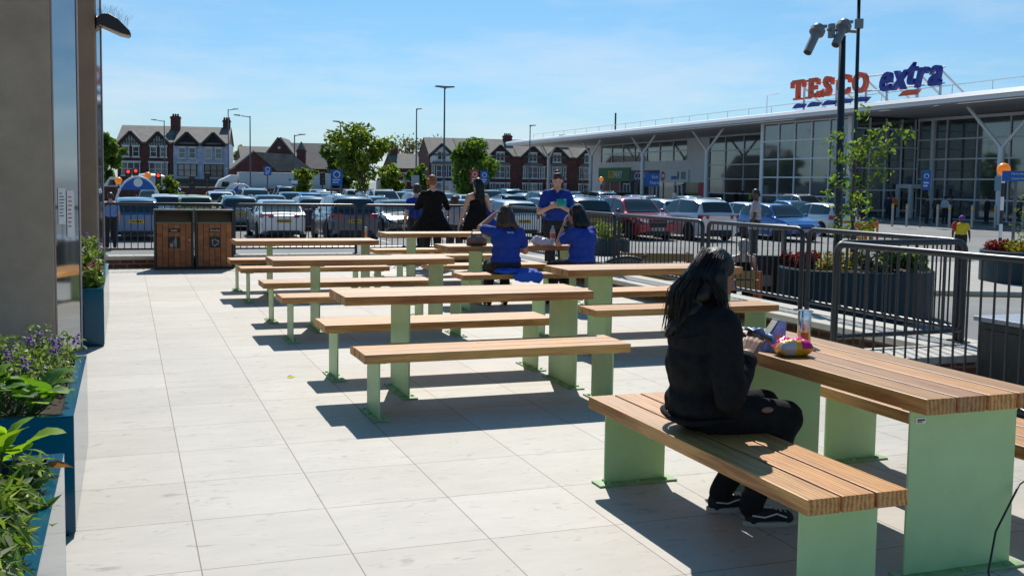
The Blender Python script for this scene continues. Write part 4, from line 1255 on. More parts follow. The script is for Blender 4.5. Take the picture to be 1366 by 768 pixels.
TYPES = {
 # L, W, H, belt profile (y,z), roof profile (y,z), wheel r, axles, side-glass y-range, pillars
 'hatchback': dict(L=4.0, W=1.74, H=1.48, belt=[(-2, .90), (-1.7, .97), (-.5, .95), (.75, .92), (1.0, .93), (1.5, .84), (1.85, .70), (2, .55)],
                   roof=[(-1.95, .95), (-1.62, 1.36), (-1.1, 1.455), (-.2, 1.48), (.25, 1.43), (1.02, .93)], r=.31, ax=(-1.24, 1.24), pil=-.28),
 'saloon': dict(L=4.6, W=1.82, H=1.43, belt=[(-2.3, .88), (-2.1, 1.0), (-1.6, 1.0), (-.5, .94), (.8, .92), (1.1, .93), (1.75, .84), (2.15, .70), (2.3, .55)],
                roof=[(-1.85, 1.0), (-1.05, 1.36), (-.5, 1.42), (0, 1.43), (.35, 1.38), (1.15, .93)], r=.32, ax=(-1.38, 1.42), pil=-.25),
 'suv': dict(L=4.5, W=1.86, H=1.67, belt=[(-2.25, 1.0), (-1.95, 1.1), (-.5, 1.08), (.85, 1.04), (1.1, 1.05), (1.75, .98), (2.1, .84), (2.25, .66)],
             roof=[(-2.15, 1.08), (-1.85, 1.52), (-1.4, 1.63), (-.3, 1.67), (.3, 1.6), (1.1, 1.05)], r=.36, ax=(-1.34, 1.36), pil=-.3),
 'estate': dict(L=4.6, W=1.8, H=1.47, belt=[(-2.3, .92), (-2.0, .99), (-.5, .95), (.8, .92), (1.1, .93), (1.75, .83), (2.15, .69), (2.3, .55)],
                roof=[(-2.2, .97), (-1.85, 1.33), (-1.4, 1.44), (-.3, 1.47), (.3, 1.41), (1.12, .93)], r=.32, ax=(-1.36, 1.40), pil=-.25),
}
def car_master(kind):
    T = TYPES[kind]; L, W, H, r = T['L'], T['W'], T['H'], T['r']; hw = W / 2
    root = thing('parked_car', 'x', 'car', group='cars parked in the car park')
    def w_(y):
        u = abs(y) / (L / 2); return hw * (1 - .05 * u * u - .13 * u ** 8)
    def zb(y): return interp(T['belt'], y)
    y0r, y1r = T['roof'][0][0], T['roof'][-1][0]
    def zr(y): return max(zb(y), interp(T['roof'], y)) if y0r < y < y1r else zb(y)
    def wt(y):
        t_ = (zr(y) - zb(y)) / (H - zb(0)); return w_(y) * (.94 - .21 * min(1, max(0, t_)))
    def arch(y):
        z = .20 + .14 * max(0, (abs(y) - L / 2 + .35) / .35) ** 1.5
        for ya in T['ax']:
            d = abs(y - ya); R = r + .055
            if d < R: z = max(z, r + sqrt(R * R - d * d))
        return z
    n = 92; ys = [-L / 2 + L * i / n for i in range(n + 1)]
    g = MB(); NP = 9
    for y in ys:
        w, b, z, a, t_ = w_(y), zb(y), zr(y), arch(y), wt(y)
        q = min(.04, (z - b) * .5)
        md = max(a + .03, min(.60, b - .12))
        half = [(0, a), (w * .9, a), (w * .985, a + .015), (w, md), (w * .985, max(md + .02, b - .05)), (w * .94, b), (t_, z - q), (t_ * .88, z), (0, z + .015)]
        for x, zz in half: g.v.append(Vector((x, y, zz)))
        for x, zz in half[1:-1]: g.v.append(Vector((-x, y, zz)))
    M_ = 2 * NP - 2
    loop = list(range(NP)) + [NP + k for k in range(NP - 3, -1, -1)] 
    # order: bottom centre, right side up to the top centre, left side back down
    for i in range(n):
        for k in range(M_):
            a, b = loop[k], loop[(k + 1) % M_]
            g.f.append([i * M_ + a, i * M_ + b, (i + 1) * M_ + b, (i + 1) * M_ + a]); g.t.append((1, 1, 1))
    g.f.append([loop[k] for k in range(M_)]); g.t.append((1, 1, 1)); g.f.append([n * M_ + loop[k] for k in range(M_)][::-1]); g.t.append((1, 1, 1))
    body = g.build('body', None, root, auto=42)
    bm = bmesh.new(); bm.from_mesh(body.data); bmesh.ops.recalc_face_normals(bm, faces=bm.faces); bm.to_mesh(body.data); bm.free()
    eps = .008
    # windscreen and rear window on the sloping roof ends
    ytop_f = T['roof'][-2][0]; ytop_r = T['roof'][1][0]
    for nm, ya, yb_ in (('windscreen', ytop_f + .06, y1r - .07), ('rear_window', y0r + .05, ytop_r - .0)):
        g = MB(); k = 10
        P = []
        for i in range(k + 1):
            y = ya + (yb_ - ya) * i / k; z = zr(y); 
            nz = Vector((0, -(zr(y + .01) - zr(y - .01)), .02)).normalized() * (eps + .012)
            xw = wt(y) * .87
            for j in range(7):
                x = -xw + 2 * xw * j / 6; crown = .015 * (1 - (x / xw) ** 2)
                P.append(Vector((x, y, z + crown)) + nz)
        g.add(P, [(i * 7 + j, i * 7 + j + 1, (i + 1) * 7 + j + 1, (i + 1) * 7 + j) for i in range(k) for j in range(6)])
        g.build(nm, CARGLASS, root, smooth=True)
    # side glass
    for s in (-1, 1):
        for nm, ya, yb_ in (('side_window', y0r + .28 if kind != 'saloon' else y0r + .55, T['pil'] - .035), ('side_window', T['pil'] + .035, y1r - .30)):
            g = MB(); k = 12; P = []
            for i in range(k + 1):
                y = ya + (yb_ - ya) * i / k; b = zb(y); z = zr(y) - .05
                za_, zc_ = b + .035, max(b + .04, z)
                for zz in (za_, zc_):
                    u = (zz - b) / max(.001, zr(y) - min(.04, (zr(y) - b) * .5) - b); x = w_(y) * .94 + (wt(y) - w_(y) * .94) * min(1, u)
                    P.append(Vector((s * (x + eps + .004), y, zz + .002)))
            g.add(P, [(2 * i, 2 * i + 1, 2 * i + 3, 2 * i + 2) for i in range(k)])
            g.build(nm, CARGLASS, root)
    # wheels
    for ya in T['ax']:
        for s in (-1, 1):
            x = s * (hw - .095)
            MM = Matrix.Translation((x, ya, r)) @ Matrix.Rotation(s * pi / 2, 4, 'Y')
            g = MB(); g.lathe([(r * .66, .095), (r * .93, .098), (r, .07), (r, -.09), (r * .6, -.10)], seg=24, M=MM); wv = g.build('wheel', TYRE, root, smooth=True, auto=40)
            g = MB(); g.lathe([(r * .67, .085), (r * .60, .07)], seg=24, M=MM)
            for k in range(10):
                a = 2 * pi * k / 10; c, sn = cos(a), sin(a)
                pr = [(.03, -.03), (r * .62, -.022), (r * .62, .022), (.03, .03)]
                g.prism([(u * c - v * sn, u * sn + v * c) for u, v in pr], .06, .082, 'z', MM)
            g.lathe([(.055, .06), (.055, .09), (.0001, .092)], seg=12, M=MM)
            g.build('rim', RIM, wv)
            g = MB(); g.lathe([(r * .6, .02), (.0001, .02)], seg=20, M=MM); g.build('brake_disc', PLAS, wv)
    # lamps, bumpers, plates, mirrors
    for s in (-1, 1):
        yf = L / 2
        xo = w_(yf - .12)
        zh = zb(yf - .25) - .08
        g = MB(); g.prism([(s * xo * .52, yf - .012), (s * xo * .93, yf - .11), (s * (w_(yf - .42) + .006), yf - .42), (s * (w_(yf - .42) - .05), yf - .42), (s * xo * .52, yf - .16)], zh - .10, zh + .035, 'z')
        g.build('headlight', LAMPW, root, bevel=.01)
        zt2 = zb(-yf + .2) - .13
        if kind in ('hatchback', 'suv', 'estate'): z0, z1 = zt2 - .05, zt2 + (.15 if kind != 'suv' else .10)
        else: z0, z1 = zt2 - .06, zt2 + .07
        xi = {'saloon': .48, 'suv': .62}.get(kind, .74)
        xo = w_(-yf + .05)
        g = MB(); g.prism([(s * xo * xi, -yf - .016), (s * (xo + .004), -yf + .02), (s * (w_(-yf + .25) + .008), -yf + .25), (s * (xo * xi), -yf + .1)], z0, z1, 'z')
        g.build('tail_light', LAMPRED, root, bevel=.01)
        g = MB(); g.ball((s * (hw + .07), y1r - .38, zb(0) + .08), (.10, .06, .075), 10); g.build('mirror', None, root, smooth=True)
    zp = zb(-L / 2) - (.22 if kind != 'saloon' else .18)
    g = MB(); g.box(-.26, .26, -L / 2 - .022, -L / 2 - .004, zp - .06, zp + .06); pl = g.build('rear_plate', PLATEY, root)
    g = MB()
    for k in range(7): g.box(-.21 + k * .06, -.21 + k * .06 + (.035 if k % 3 else .028), -L / 2 - .0245, -L / 2 - .0222, zp - .038, zp + .038)
    g.build('plate_print', PLAS, pl)
    g = MB(); g.box(-.26, .26, L / 2 + .004, L / 2 + .022, .40, .51); pl = g.build('front_plate', PLATEW, root)
    g = MB()
    for k in range(7): g.box(-.21 + k * .06, -.21 + k * .06 + .033, L / 2 + .0222, L / 2 + .0245, .42, .49)
    g.build('plate_print', PLAS, pl)
    g = MB(); g.box(-hw * .62, hw * .62, -L / 2 - .012, -L / 2 + .15, .20, .36 if kind != 'suv' else .46); g.build('rear_bumper', PLAS, root, bevel=.02)
    g = MB(); g.box(-hw * .55, hw * .55, L / 2 - .2, L / 2 + .008, .20, .38); g.box(-hw * .42, hw * .42, L / 2 - .12, L / 2 + .004, .53, zb(L / 2) + .06); g.build('grille', PLAS, root, bevel=.01)
    if kind in ('suv', 'estate'):
        for s in (-1, 1):
            g = MB(); g.tube([(s * .56, -1.5, zr(-1.5) - .0), (s * .56, -1.35, zr(-1.35) + .05), (s * .56, .0, zr(0) + .05), (s * .56, .18, zr(.18) + .0)], .016, 6); g.build('roof_rail', RIM, root, smooth=True)
    return root
MASTERS = {k: car_master(k) for k in TYPES}
BODYMESH = {}
def car(kind, colour, x, y, facing, label):
    m_ = MASTERS[kind]
    r = dup(m_, (x, y, GZ), 0 if facing == 'rear' else pi, label)
    for c in CHCARS(r):
        base = c.name.split('.')[0]
        if base in ('body', 'mirror'):
            k = (kind, base, colour, c.data.name.split('#')[0] + str(c.location))
            key = (c.data.name, colour)
            if key not in BODYMESH:
                me = c.data.copy(); me.materials.clear(); me.materials.append(carpaint(colour, PAINTS[colour])); BODYMESH[key] = me
            c.data = BODYMESH[key]
    return r
def CHCARS(r):
    return [c for c in NEWKIDS.get(r.name, [])]
NEWKIDS = {}
def dup(root, loc, rz, label, group=None):
    r = root.copy(); COL.objects.link(r)
    r.location = loc; r.rotation_euler = (0, 0, rz); r['label'] = label
    if group: r['group'] = group
    def rec(a, b):
        if a.name not in CH: CH[a.name] = kids(a)
        for c in CH[a.name]:
            d = c.copy(); COL.objects.link(d); d.parent = b
            NEWKIDS.setdefault(b.name, []).append(d)
            rec(c, d)
    rec(root, r)
    return r
LISTS = {
 'nearest row': [(183, 38.4, 'hatchback', 'mid blue', 'rear'), (379, 38.5, 'saloon', 'pearl', 'rear'), (475, 36.4, 'suv', 'navy', 'rear'),
    (545, 40.2, 'saloon', 'charcoal', 'front'), (625, 40, 'hatchback', 'silver', 'front'), (700, 38.8, 'hatchback', 'white', 'rear'),
    (795, 37.6, 'suv', 'black', 'rear'), (878, 36.8, 'suv', 'red', 'front'), (960, 36.0, 'suv', 'white', 'rear'), (1024, 39.0, 'hatchback', 'pearl', 'rear'),
    (1076, 35.3, 'hatchback', 'blue', 'front'), (1130, 38.6, 'hatchback', 'white', 'rear')],
 'second row': [(225, 47, 'hatchback', 'white', 'rear'), (262, 45.5, 'hatchback', 'yellow', 'rear'), (322, 46, 'estate', 'slate blue', 'rear'), (368, 46.8, 'hatchback', 'slate blue', 'front'),
    (424, 45.6, 'estate', 'navy', 'rear'), (512, 47, 'estate', 'pale blue', 'front'), (585, 46.5, 'suv', 'silver', 'front'), (662, 46, 'estate', 'slate blue', 'rear'),
    (742, 47, 'hatchback', 'silver', 'rear'), (835, 46, 'estate', 'grey', 'front'), (905, 46, 'hatchback', 'pearl', 'rear'), (1084, 47.5, 'saloon', 'bright blue', 'rear')],
 'third row': [(296, 60, 'hatchback', 'white', 'rear'), (346, 58, 'suv', 'silver', 'front'), (396, 59, 'hatchback', 'grey', 'front'), (417, 59.5, 'hatchback', 'bright blue', 'rear') , (452, 58.5, 'saloon', 'pale blue', 'front'),
    (523, 60, 'suv', 'white', 'front'), (576, 60, 'hatchback', 'grey', 'rear'), (640, 59, 'saloon', 'silver', 'front'), (690, 60, 'hatchback', 'black', 'rear'), (738, 59, 'suv', 'charcoal', 'rear'),
    (790, 60, 'hatchback', 'slate blue', 'front'), (842, 58, 'hatchback', 'dark red', 'front'), (885, 58, 'estate', 'silver', 'front'), (945, 60, 'hatchback', 'white', 'front'), (1098, 58, 'suv', 'pearl', 'front')],
 'fourth row': [(205, 68, 'saloon', 'black', 'front'), (303, 67, 'hatchback', 'navy', 'front'), (440, 68, 'hatchback', 'silver', 'rear'), (500, 67, 'estate', 'charcoal', 'rear'), (546, 68, 'hatchback', 'pale blue', 'front'), (610, 67, 'saloon', 'white', 'rear'),
    (668, 68, 'suv', 'grey', 'front'), (712, 67, 'hatchback', 'pale blue', 'rear'), (765, 68, 'hatchback', 'black', 'front'), (815, 67, 'suv', 'black', 'rear'), (868, 67, 'saloon', 'navy', 'front')],
 'farthest row': [(230, 82, 'hatchback', 'slate blue', 'rear'), (330, 84, 'hatchback', 'white', 'front'), (385, 84, 'suv', 'charcoal', 'rear'), (430, 83, 'saloon', 'silver', 'front'), (474, 84, 'hatchback', 'white', 'rear'), (518, 83, 'estate', 'grey', 'front'), (556, 84, 'hatchback', 'bright blue', 'front'),
    (598, 83, 'saloon', 'silver', 'rear'), (648, 84, 'hatchback', 'navy', 'front'), (688, 83, 'suv', 'slate blue', 'rear'), (730, 84, 'hatchback', 'charcoal', 'front'), (778, 83, 'estate', 'black', 'front')],
}
seen = set()
for rn, lst in LISTS.items():
    lst = sorted(lst)
    prev = None
    for i, (px, yn, kind, colour, fc) in enumerate(lst):
        p = aty(px, 300, yn)
        yc = yn + TYPES[kind]['L'] / 2
        fw = 'tail to us' if fc == 'rear' else 'facing us'
        def ds(q): return q[3] + ' ' + ('SUV' if q[2] == 'suv' else q[2])
        if i == 0: pl_ = 'leftmost of the ' + rn
        elif i == len(lst) - 1: pl_ = 'rightmost of the ' + rn
        else: pl_ = f'{rn}, {ds(lst[i - 1])} left, {ds(lst[i + 1])} right'
        lab = f'{ds(lst[i])} {fw}, {pl_}'
        assert lab not in seen, lab
        seen.add(lab)
        car(kind, colour, p.x, yc, fc, lab)
for m_ in MASTERS.values():
    for c in m_.children_recursive: bpy.data.objects.remove(c)
    bpy.data.objects.remove(m_)

# lorry and concrete mixer waiting on the road behind
def wheelset(t, xs, r, y0, y1):
    for x in xs:
        for y in (y0, y1):
            g = MB(); g.lathe([(r * .5, .13), (r, .1), (r, -.1), (r * .5, -.13)], seg=18, M=Matrix.Translation((x, y, r)) @ Matrix.Rotation(pi / 2, 4, 'X')); wv = g.build('wheel', TYRE, t)
            g = MB(); g.lathe([(r * .5, .11), (.001, .05)], seg=14, M=Matrix.Translation((x, y, r)) @ Matrix.Rotation(pi / 2, 4, 'X')); g.build('rim', RIM, wv)
a = aty(286, 250, 106); a.z = GZ
t = thing('lorry', 'white articulated lorry with a long plain box trailer behind the car park', 'lorry', a, 0); t.scale = (.97, .9, .76)
k_ = 106 * 1.05 / 1400
g = MB(); g.box(2.3, 11.6, -1.25, 1.25, 1.1, 3.75); g.build('trailer', mat('trailer_white', (.55, .58, .60), .5, var=.05, vscale=.7), t, bevel=.03)
g = MB(); g.prism([(.0, .6), (2.1, .6), (2.1, 3.3), (1.6, 3.4), (.75, 2.85), (.45, 2.7), (.05, 1.7)], -1.2, 1.2, 'y'); cb = g.build('cab', WHITE, t, bevel=.05)
g = MB(); g.prism([(.55, 1.75), (1.35, 1.75), (1.35, 2.5), (.68, 2.5)], -1.215, -1.203, 'y'); g.build('window', CARGLASS, cb)
g = MB(); g.box(.3, 11.3, -.9, .9, .55, 1.05); g.build('chassis', PLAS, t)
wheelset(t, (1.0, 3.6, 8.6, 9.8), .5, -1.1, 1.1)
g = MB()
for i, x in enumerate((7.2, 7.6, 7.9, 8.5, 8.7)): g.box(x, x + .22, -1.262, -1.2505, 2.75, 2.98)
g.build('small_lettering', SIGNBLUE, t)
a = aty(135, 250, 112); a.z = GZ
t = thing('concrete_mixer_truck', 'white concrete mixer truck partly hidden by the arched trolley shelter', 'truck', a, 0); t.scale = (.8, .8, .70)
g = MB(); g.prism([(.2, .6), (2.3, .6), (2.3, 3.1), (1.0, 3.1), (.25, 1.9)], -1.2, 1.2, 'y'); cb = g.build('cab', WHITE, t, bevel=.06)
g = MB(); g.prism([(.75, 1.9), (1.7, 1.9), (1.7, 2.75), (1.05, 2.75)], -1.215, -1.203, 'y'); g.build('window', CARGLASS, cb)
g = MB(); g.lathe([(.4, 0), (1.0, .7), (1.2, 1.8), (1.2, 2.8), (.8, 4.4), (.5, 4.9)], seg=24, M=Matrix.Translation((2.7, 0, 2.1)) @ Matrix.Rotation(radians(80), 4, 'Y')); g.build('drum', mat('mixer_drum', (.5, .52, .54), .4), t, smooth=True, auto=40)
g = MB(); g.box(.3, 8.2, -.8, .8, .6, 1.05); g.build('chassis', PLAS, t)
wheelset(t, (1.2, 5.6, 6.9), .5, -1.1, 1.1)

# ================================================================== posts, lamps and signs
def lamp_post(label, px, ptop, Y, arm=0.0, arms=1, r=.07, head=True):
    b = aty(px, 250, Y); tp = aty(px, ptop, Y); H_ = tp.z - GZ
    t = thing('street_lamp', label, 'street lamp', (b.x, Y, GZ), 0, 'tall lamp posts')
    g = MB(); g.tube([(0, 0, 0), (0, 0, 1.2), (0, 0, 1.3), (0, 0, H_)], [r * 1.3, r * 1.3, r, r * .7], 8); g.build('post', mat('lamp_post_grey', (.13, .14, .15), .5, .3), t, smooth=True)
    if head:
        if arm:
            g = MB(); g.tube([(0, 0, H_ - .1), (arm * .8, 0, H_)], r * .55, 6); g.build('arm', mat('lamp_post_grey'), t)
        g = MB(); x = arm; s = 1 if arm >= 0 else -1
        g.prism([(x - .12 * s, H_ - .03), (x + .48 * s, H_ + .03), (x + .44 * s, H_ + .10), (x - .12 * s, H_ + .08)], -.17, .17, 'y')
        if arms == 2: g.prism([(-x + .12 * s, H_ - .03), (-x - .48 * s, H_ + .03), (-x - .44 * s, H_ + .10), (-x + .12 * s, H_ + .08)], -.17, .17, 'y')
        g.build('lantern', mat('lantern_grey', (.2, .2, .21), .5), t)
    return t
lamp_post('lamp post standing before the left brick house', 220, 161, 122, -.9)
lamp_post('tall lamp post rising over the right end of the pale house', 305, 146, 118, .6)
lamp_post('lamp post with its arm to the left over the white lorry', 334, 155, 100, -1.0)
lamp_post('lamp post before the old brick hall', 393, 180, 96, .5)
lamp_post('lamp post half hidden in the big tree', 454, 163, 92, -.2)
lamp_post('dark slim post right of the big tree, its lantern seen end on', 555, 146, 108, .1, r=.09)
lamp_post('tallest twin headed lamp post above the ginger haired person', 592, 117, 62, .12, 2, r=.065)
lamp_post('slim lamp post beside the far tip of the canopy', 706, 168, 96, .1)
# camera mast and slim mast
pt = aty(1120, 250, 17.2)
t = thing('camera_mast', 'dark mast carrying two grey tube cameras, before the store front', 'camera mast', (pt.x, pt.y, GZ))
def L_(px, py, Y=17.2): return aty(px, py, Y) - Vector((pt.x, pt.y, GZ))
top = L_(1124, 48)
g = MB(); g.tube([(0, 0, 0), (0, 0, 1.4), top], [.085, .085, .062], 12); g.build('mast', FENCE, t, smooth=True)
g = MB(); g.tube([L_(1104, 40), L_(1146, 43)], .03, 8); g.box(L_(1109, 50).x - .04, L_(1109, 50).x + .04, -.06, .06, L_(1109, 51).z, L_(1109, 32).z); g.build('cross_arm', mat('camera_grey', (.20, .21, .22), .5), t)
for (a, b, c) in (((1093, 36), (1086, 50), (1077, 72)), ((1128, 30), (1122, 42), (1114, 62))):
    A, B, C = L_(*a), L_(*b), L_(*c)
    C = C + Vector((-.10, -.14, 0))
    g = MB(); d = (C - A).normalized()
    g.tube([A, A + d * .07, A + d * .071, A + d * .16, A + d * .161, C], [.11, .13, .145, .145, .085, .08], 16)
    cm = g.build('camera', mat('camera_grey'), t, smooth=True, auto=35)
    g = MB(); g.tube([C + d * .001, C + d * .006], .065, 14); g.build('lens', PLAS, cm)
    g = MB(); g.tube([A + Vector((.05, 0, .01)), A + Vector((.16, 0, .02))], .035, 8); g.build('knuckle', mat('camera_grey'), cm)
pt2 = aty(1141, 250, 16.6)
t = thing('slim_mast', 'thin dark mast with a small cap standing right of the camera mast', 'mast', (pt2.x, pt2.y, GZ))
q = aty(1146, -4, 16.6) - Vector((pt2.x, pt2.y, GZ))
g = MB(); g.tube([(0, 0, 0), q], [.045, .032], 10); g.build('mast', FENCE, t, smooth=True)
g = MB(); c_ = aty(1144.5, 32, 16.6) - Vector((pt2.x, pt2.y, GZ)); g.box(c_.x - .03, c_.x + .08, -.06, .06, c_.z - .09, c_.z + .09); g.build('clamp', mat('camera_grey'), t)
g = MB(); g.box(q.x - .16, q.x + .16, -.1, .1, q.z, q.z + .04); g.build('cap', FENCE, t)

def sign(label, px, py, wpx, hpx, Y, material, name='parking_sign', icon=None, post=True, posts=(0,), bar=None, facing=0.0):
    c = aty(px, py, Y); s = (ray(px, py).y and (c - Vector((0, 0, CAM_H))).length) / F_PX * .96
    t = thing(name, label, 'sign', (c.x, c.y, GZ), facing)
    z = c.z - GZ; w, h = wpx * s / 2, hpx * s / 2
    g = MB(); g.box(-w, w, -.03, .03, z - h, z + h); b = g.build('board', material, t)
    if post:
        for o in posts:
            g = MB(); g.tube([(o * w, .06, 0), (o * w, .06, z + h)], .04, 8); g.build('post', mat('lamp_post_grey'), t)
    if icon:
        g = MB(); r = w * icon
        g.lathe([(r, 0), (r, .012)], seg=24, M=Matrix.Translation((0, -.031, z + h * .38)) @ Matrix.Rotation(pi / 2, 4, 'X')); k = g.build('roundel', WHITE, t)
        g = MB(); g.lathe([(r * .45, 0), (r * .72, 0), (r * .72, .01), (r * .45, .01)], seg=20, M=Matrix.Translation((0, -.045, z + h * .36)) @ Matrix.Rotation(pi / 2, 4, 'X'))
        g.box(-r * .12, r * .12, -.056, -.045, z + h * .36 - r * .2, z + h * .36 + r * .75); g.build('symbol', material, k)
        g = MB()
        for i in range(2): g.box(-w * .7, w * (.6 - .3 * i), -.034, -.0305, z - h * (.35 + .3 * i), z - h * (.22 + .3 * i))
        g.build('small_print', WHITE, t)
    if bar:
        g = MB(); g.box(-w, w, -.035, -.0305, z - h * .95, z - h * .35); g.build('panel', bar, t)
    return t
sign('blue disabled parking sign with a white wheelchair roundel before the big tree', 449, 237, 16, 22, 52, SIGNBLUE, icon=.62, posts=(-.85, .85))
sign('red parking sign with a white roundel left of a blue one', 633, 236, 11, 19, 60, SIGNRED, icon=.62)
sign('blue parking sign with a white roundel right of a red one', 646, 237, 11, 19, 60, SIGNBLUE, icon=.62)
sign('pale grey sign seen from behind, left of the ginger haired person', 554, 241, 11, 15, 56, mat('sign_back_grey', (.34, .36, .38), .5), icon=None)
sign('small blue and white sign standing before the white lorry', 357, 228, 10, 12, 58, SIGNBLUE, icon=.6)
sign('small white and blue notice on a post before the brick hall', 393, 244, 8, 7, 66, WHITE, bar=SIGNBLUE)
sign('blue pedestrian roundel sign standing by the store front', 1236, 240, 10, 26, 48, SIGNBLUE, icon=.62, posts=(-1.1,), facing=-radians(40))
sign('pale blue notice on the forked post at right', 1332, 245, 9, 18, 47.5, mat('pale_notice', (.3, .42, .5), .5), post=False, facing=-radians(45))
t = sign('blue direction sign with white lettering before the small shops', 870, 240, 20, 18, 70, SIGNBLUE, name='direction_sign', facing=-radians(30))
t2 = sign('blue direction sign with two lines of white lettering above the right edge planter', 1356, 235, 33, 13, 21, SIGNBLUE, name='direction_sign', facing=-radians(38))
for tt, s_, x_ in ((t, .30, .1), (t2, .058, .05)):
    bd = [c for c in kids(tt) if c.name.startswith('board')][0]
    z_ = (bd.data.vertices[0].co.z + bd.data.vertices[4].co.z) / 2; hh_ = bd.data.vertices[4].co.z - bd.data.vertices[0].co.z
    if tt is t2:
        text('Market Place', s_ * 1.15, WHITE, tt, (.05, -.033, z_ + hh_ * .22), name='lettering', ext=.001)
        text('Central Park', s_ * 1.15, WHITE, tt, (.05, -.033, z_ - hh_ * .24), name='lettering', ext=.001)
    else:
        text('Exit', s_, WHITE, tt, (.2, -.034, z_ + hh_ * .22), name='lettering', ext=.002)
        text('Petrol', s_, WHITE, tt, (.2, -.034, z_ - hh_ * .22), name='lettering', ext=.002)
# banners along the far wall
for x0, x1, s in ((502, 540, 'left of the ginger haired person'), (589, 616, 'just right of the ginger haired person')):
    a, b = aty(x0, 250, 100), aty(x1, 250, 100)
    t = thing('advert_banner', 'pale printed banner board before the far trees, ' + s, 'banner', (a.x, 100, GZ))
    L2 = b.x - a.x
    g = MB(); g.box(0, L2, 0, .06, .9, 2.3); g.build('board', mat('banner_print', (.48, .50, .55), .6, var=.3, vscale=1.5), t)
    g = MB()
    for x in (.05, L2 / 2, L2 - .05): g.tube([(x, .1, 0), (x, .1, 2.3)], .04, 6)
    g.build('posts', FENCE, t)
    g = MB(); g.box(L2 * .1, L2 * .35, -.01, -.001, 1.3, 1.8); g.box(L2 * .6, L2 * .85, -.01, -.001, 1.2, 1.7); g.build('picture', mat('banner_orange', (.55, .35, .2), .6), t)
# arched trolley shelters
for (px0, px1, ptop, Y, s) in ((152, 216, 236, 62, 'left'), (303, 342, 246, 70, 'right')):
    a, b = aty(px0, 250, Y), aty(px1, 250, Y); tp = aty((px0 + px1) / 2, ptop, Y)
    W2 = (b.x - a.x) / 2; H_ = tp.z - GZ
    t = thing('trolley_shelter', f'arched trolley shelter with a blue fascia, {"big one behind the blue hatchback" if s == "left" else "small one before the white lorry"}', 'trolley shelter', ((a.x + b.x) / 2, Y, GZ))
    arc = [(W2 * cos(pi * k / 20), 0, H_ * sin(pi * k / 20) ** .9) for k in range(21)]
    for yy in (0, 2.2, 4.4):
        g = MB(); g.tube([(x, yy, z) for x, _, z in arc], .06, 8); g.build('hoop', WHITEM, t, smooth=True)
    g = MB(); za = H_ * .70
    pts = [(x, z - .05) for x, _, z in arc if z > za]
    g.prism([(pts[0][0], za - .05)] + pts + [(pts[-1][0], za - .05)], -.05, .05, 'y'); f = g.build('fascia', SIGNBLUE, t)
    g = MB(); g.lathe([(.24, 0), (.24, .01)], seg=20, M=Matrix.Translation((0, -.052, H_ * .86)) @ Matrix.Rotation(pi / 2, 4, 'X')); g.build('roundel', WHITE, f)
    g = MB()
    for k in range(20):
        (x0, _, z0), (x1, _, z1) = arc[k], arc[k + 1]
        g.quad((x0, .1, z0), (x1, .1, z1), (x1, 4.3, z1), (x0, 4.3, z0))
    g.build('clear_roof', mat('clear_plastic', (.3, .35, .38), .1, alpha=.35), t, smooth=True)
# traffic lights
for px, py, s in ((171, 231, 'left red light over the arched shelter'), (181, 230, 'second red light over the arched shelter'), (211, 236, 'red light right of the arched shelter'), (256, 240, 'dark unlit head left of the pale shop'), (276, 236, 'dark unlit head before the pale shop'), (430, 235, 'dark unlit head beside the disabled parking sign')):
    Y = 100; c = aty(px, py, Y); k = 106 / 1400
    t = thing('traffic_light', 'traffic light on a post, ' + s, 'traffic light', (c.x, Y, GZ)); z = c.z - GZ
    g = MB(); g.tube([(0, .1, 0), (0, .1, z)], .06, 8); g.build('post', FENCE, t)
    g = MB(); g.box(-.24, .24, -.2, .05, z - .85, z + .35); g.build('head', PLAS, t, bevel=.03)
    lit = 'red light' in s
    for i, (zz, mm_) in enumerate(((.13, mat('red_signal', (.8, .02, .02), .3, emit=((1, .03, .02), 2.0)) if lit else mat('dark_lens', (.08, .02, .02), .3)), (-.25, mat('dark_amber_lens', (.10, .06, .01), .3)), (-.63, mat('dark_green_lens', (.01, .06, .03), .3)))):
        g = MB(); g.lathe([(.13, 0), (.13, .03), (.001, .05)], seg=16, M=Matrix.Translation((0, -.205, z + zz)) @ Matrix.Rotation(pi / 2, 4, 'X')); g.build('lens', mm_, t)
# zebra crossing beacons
def beacon(label, px, py, Y, rb):
    c = aty(px, py, Y); z = c.z - GZ
    t = thing('crossing_beacon', label, 'beacon', (c.x, Y, GZ), 0, 'orange globes on striped posts')
    n = 7
    for i in range(n):
        g = MB(); g.lathe([(.05, z * i / n), (.05, z * (i + 1) / n - .001)], seg=10); g.build('post_band', WHITE if i % 2 == 0 else BLACK, t)
    g = MB(); g.ball((0, 0, z), rb, 18); g.build('globe', AMBER, t, smooth=True)
    return t
beacon('big orange globe beacon on a striped post above the right edge planter', 1339, 226, 24, .19)
beacon('small orange globe beacon beside the green shop sign', 802, 239, 66, .17)
beacon('orange globe beacon at the left end of the arched shelter', 158, 241, 80, .25)
beacon('orange globe beacon over the right side of the arched shelter', 197, 234, 84, .25)
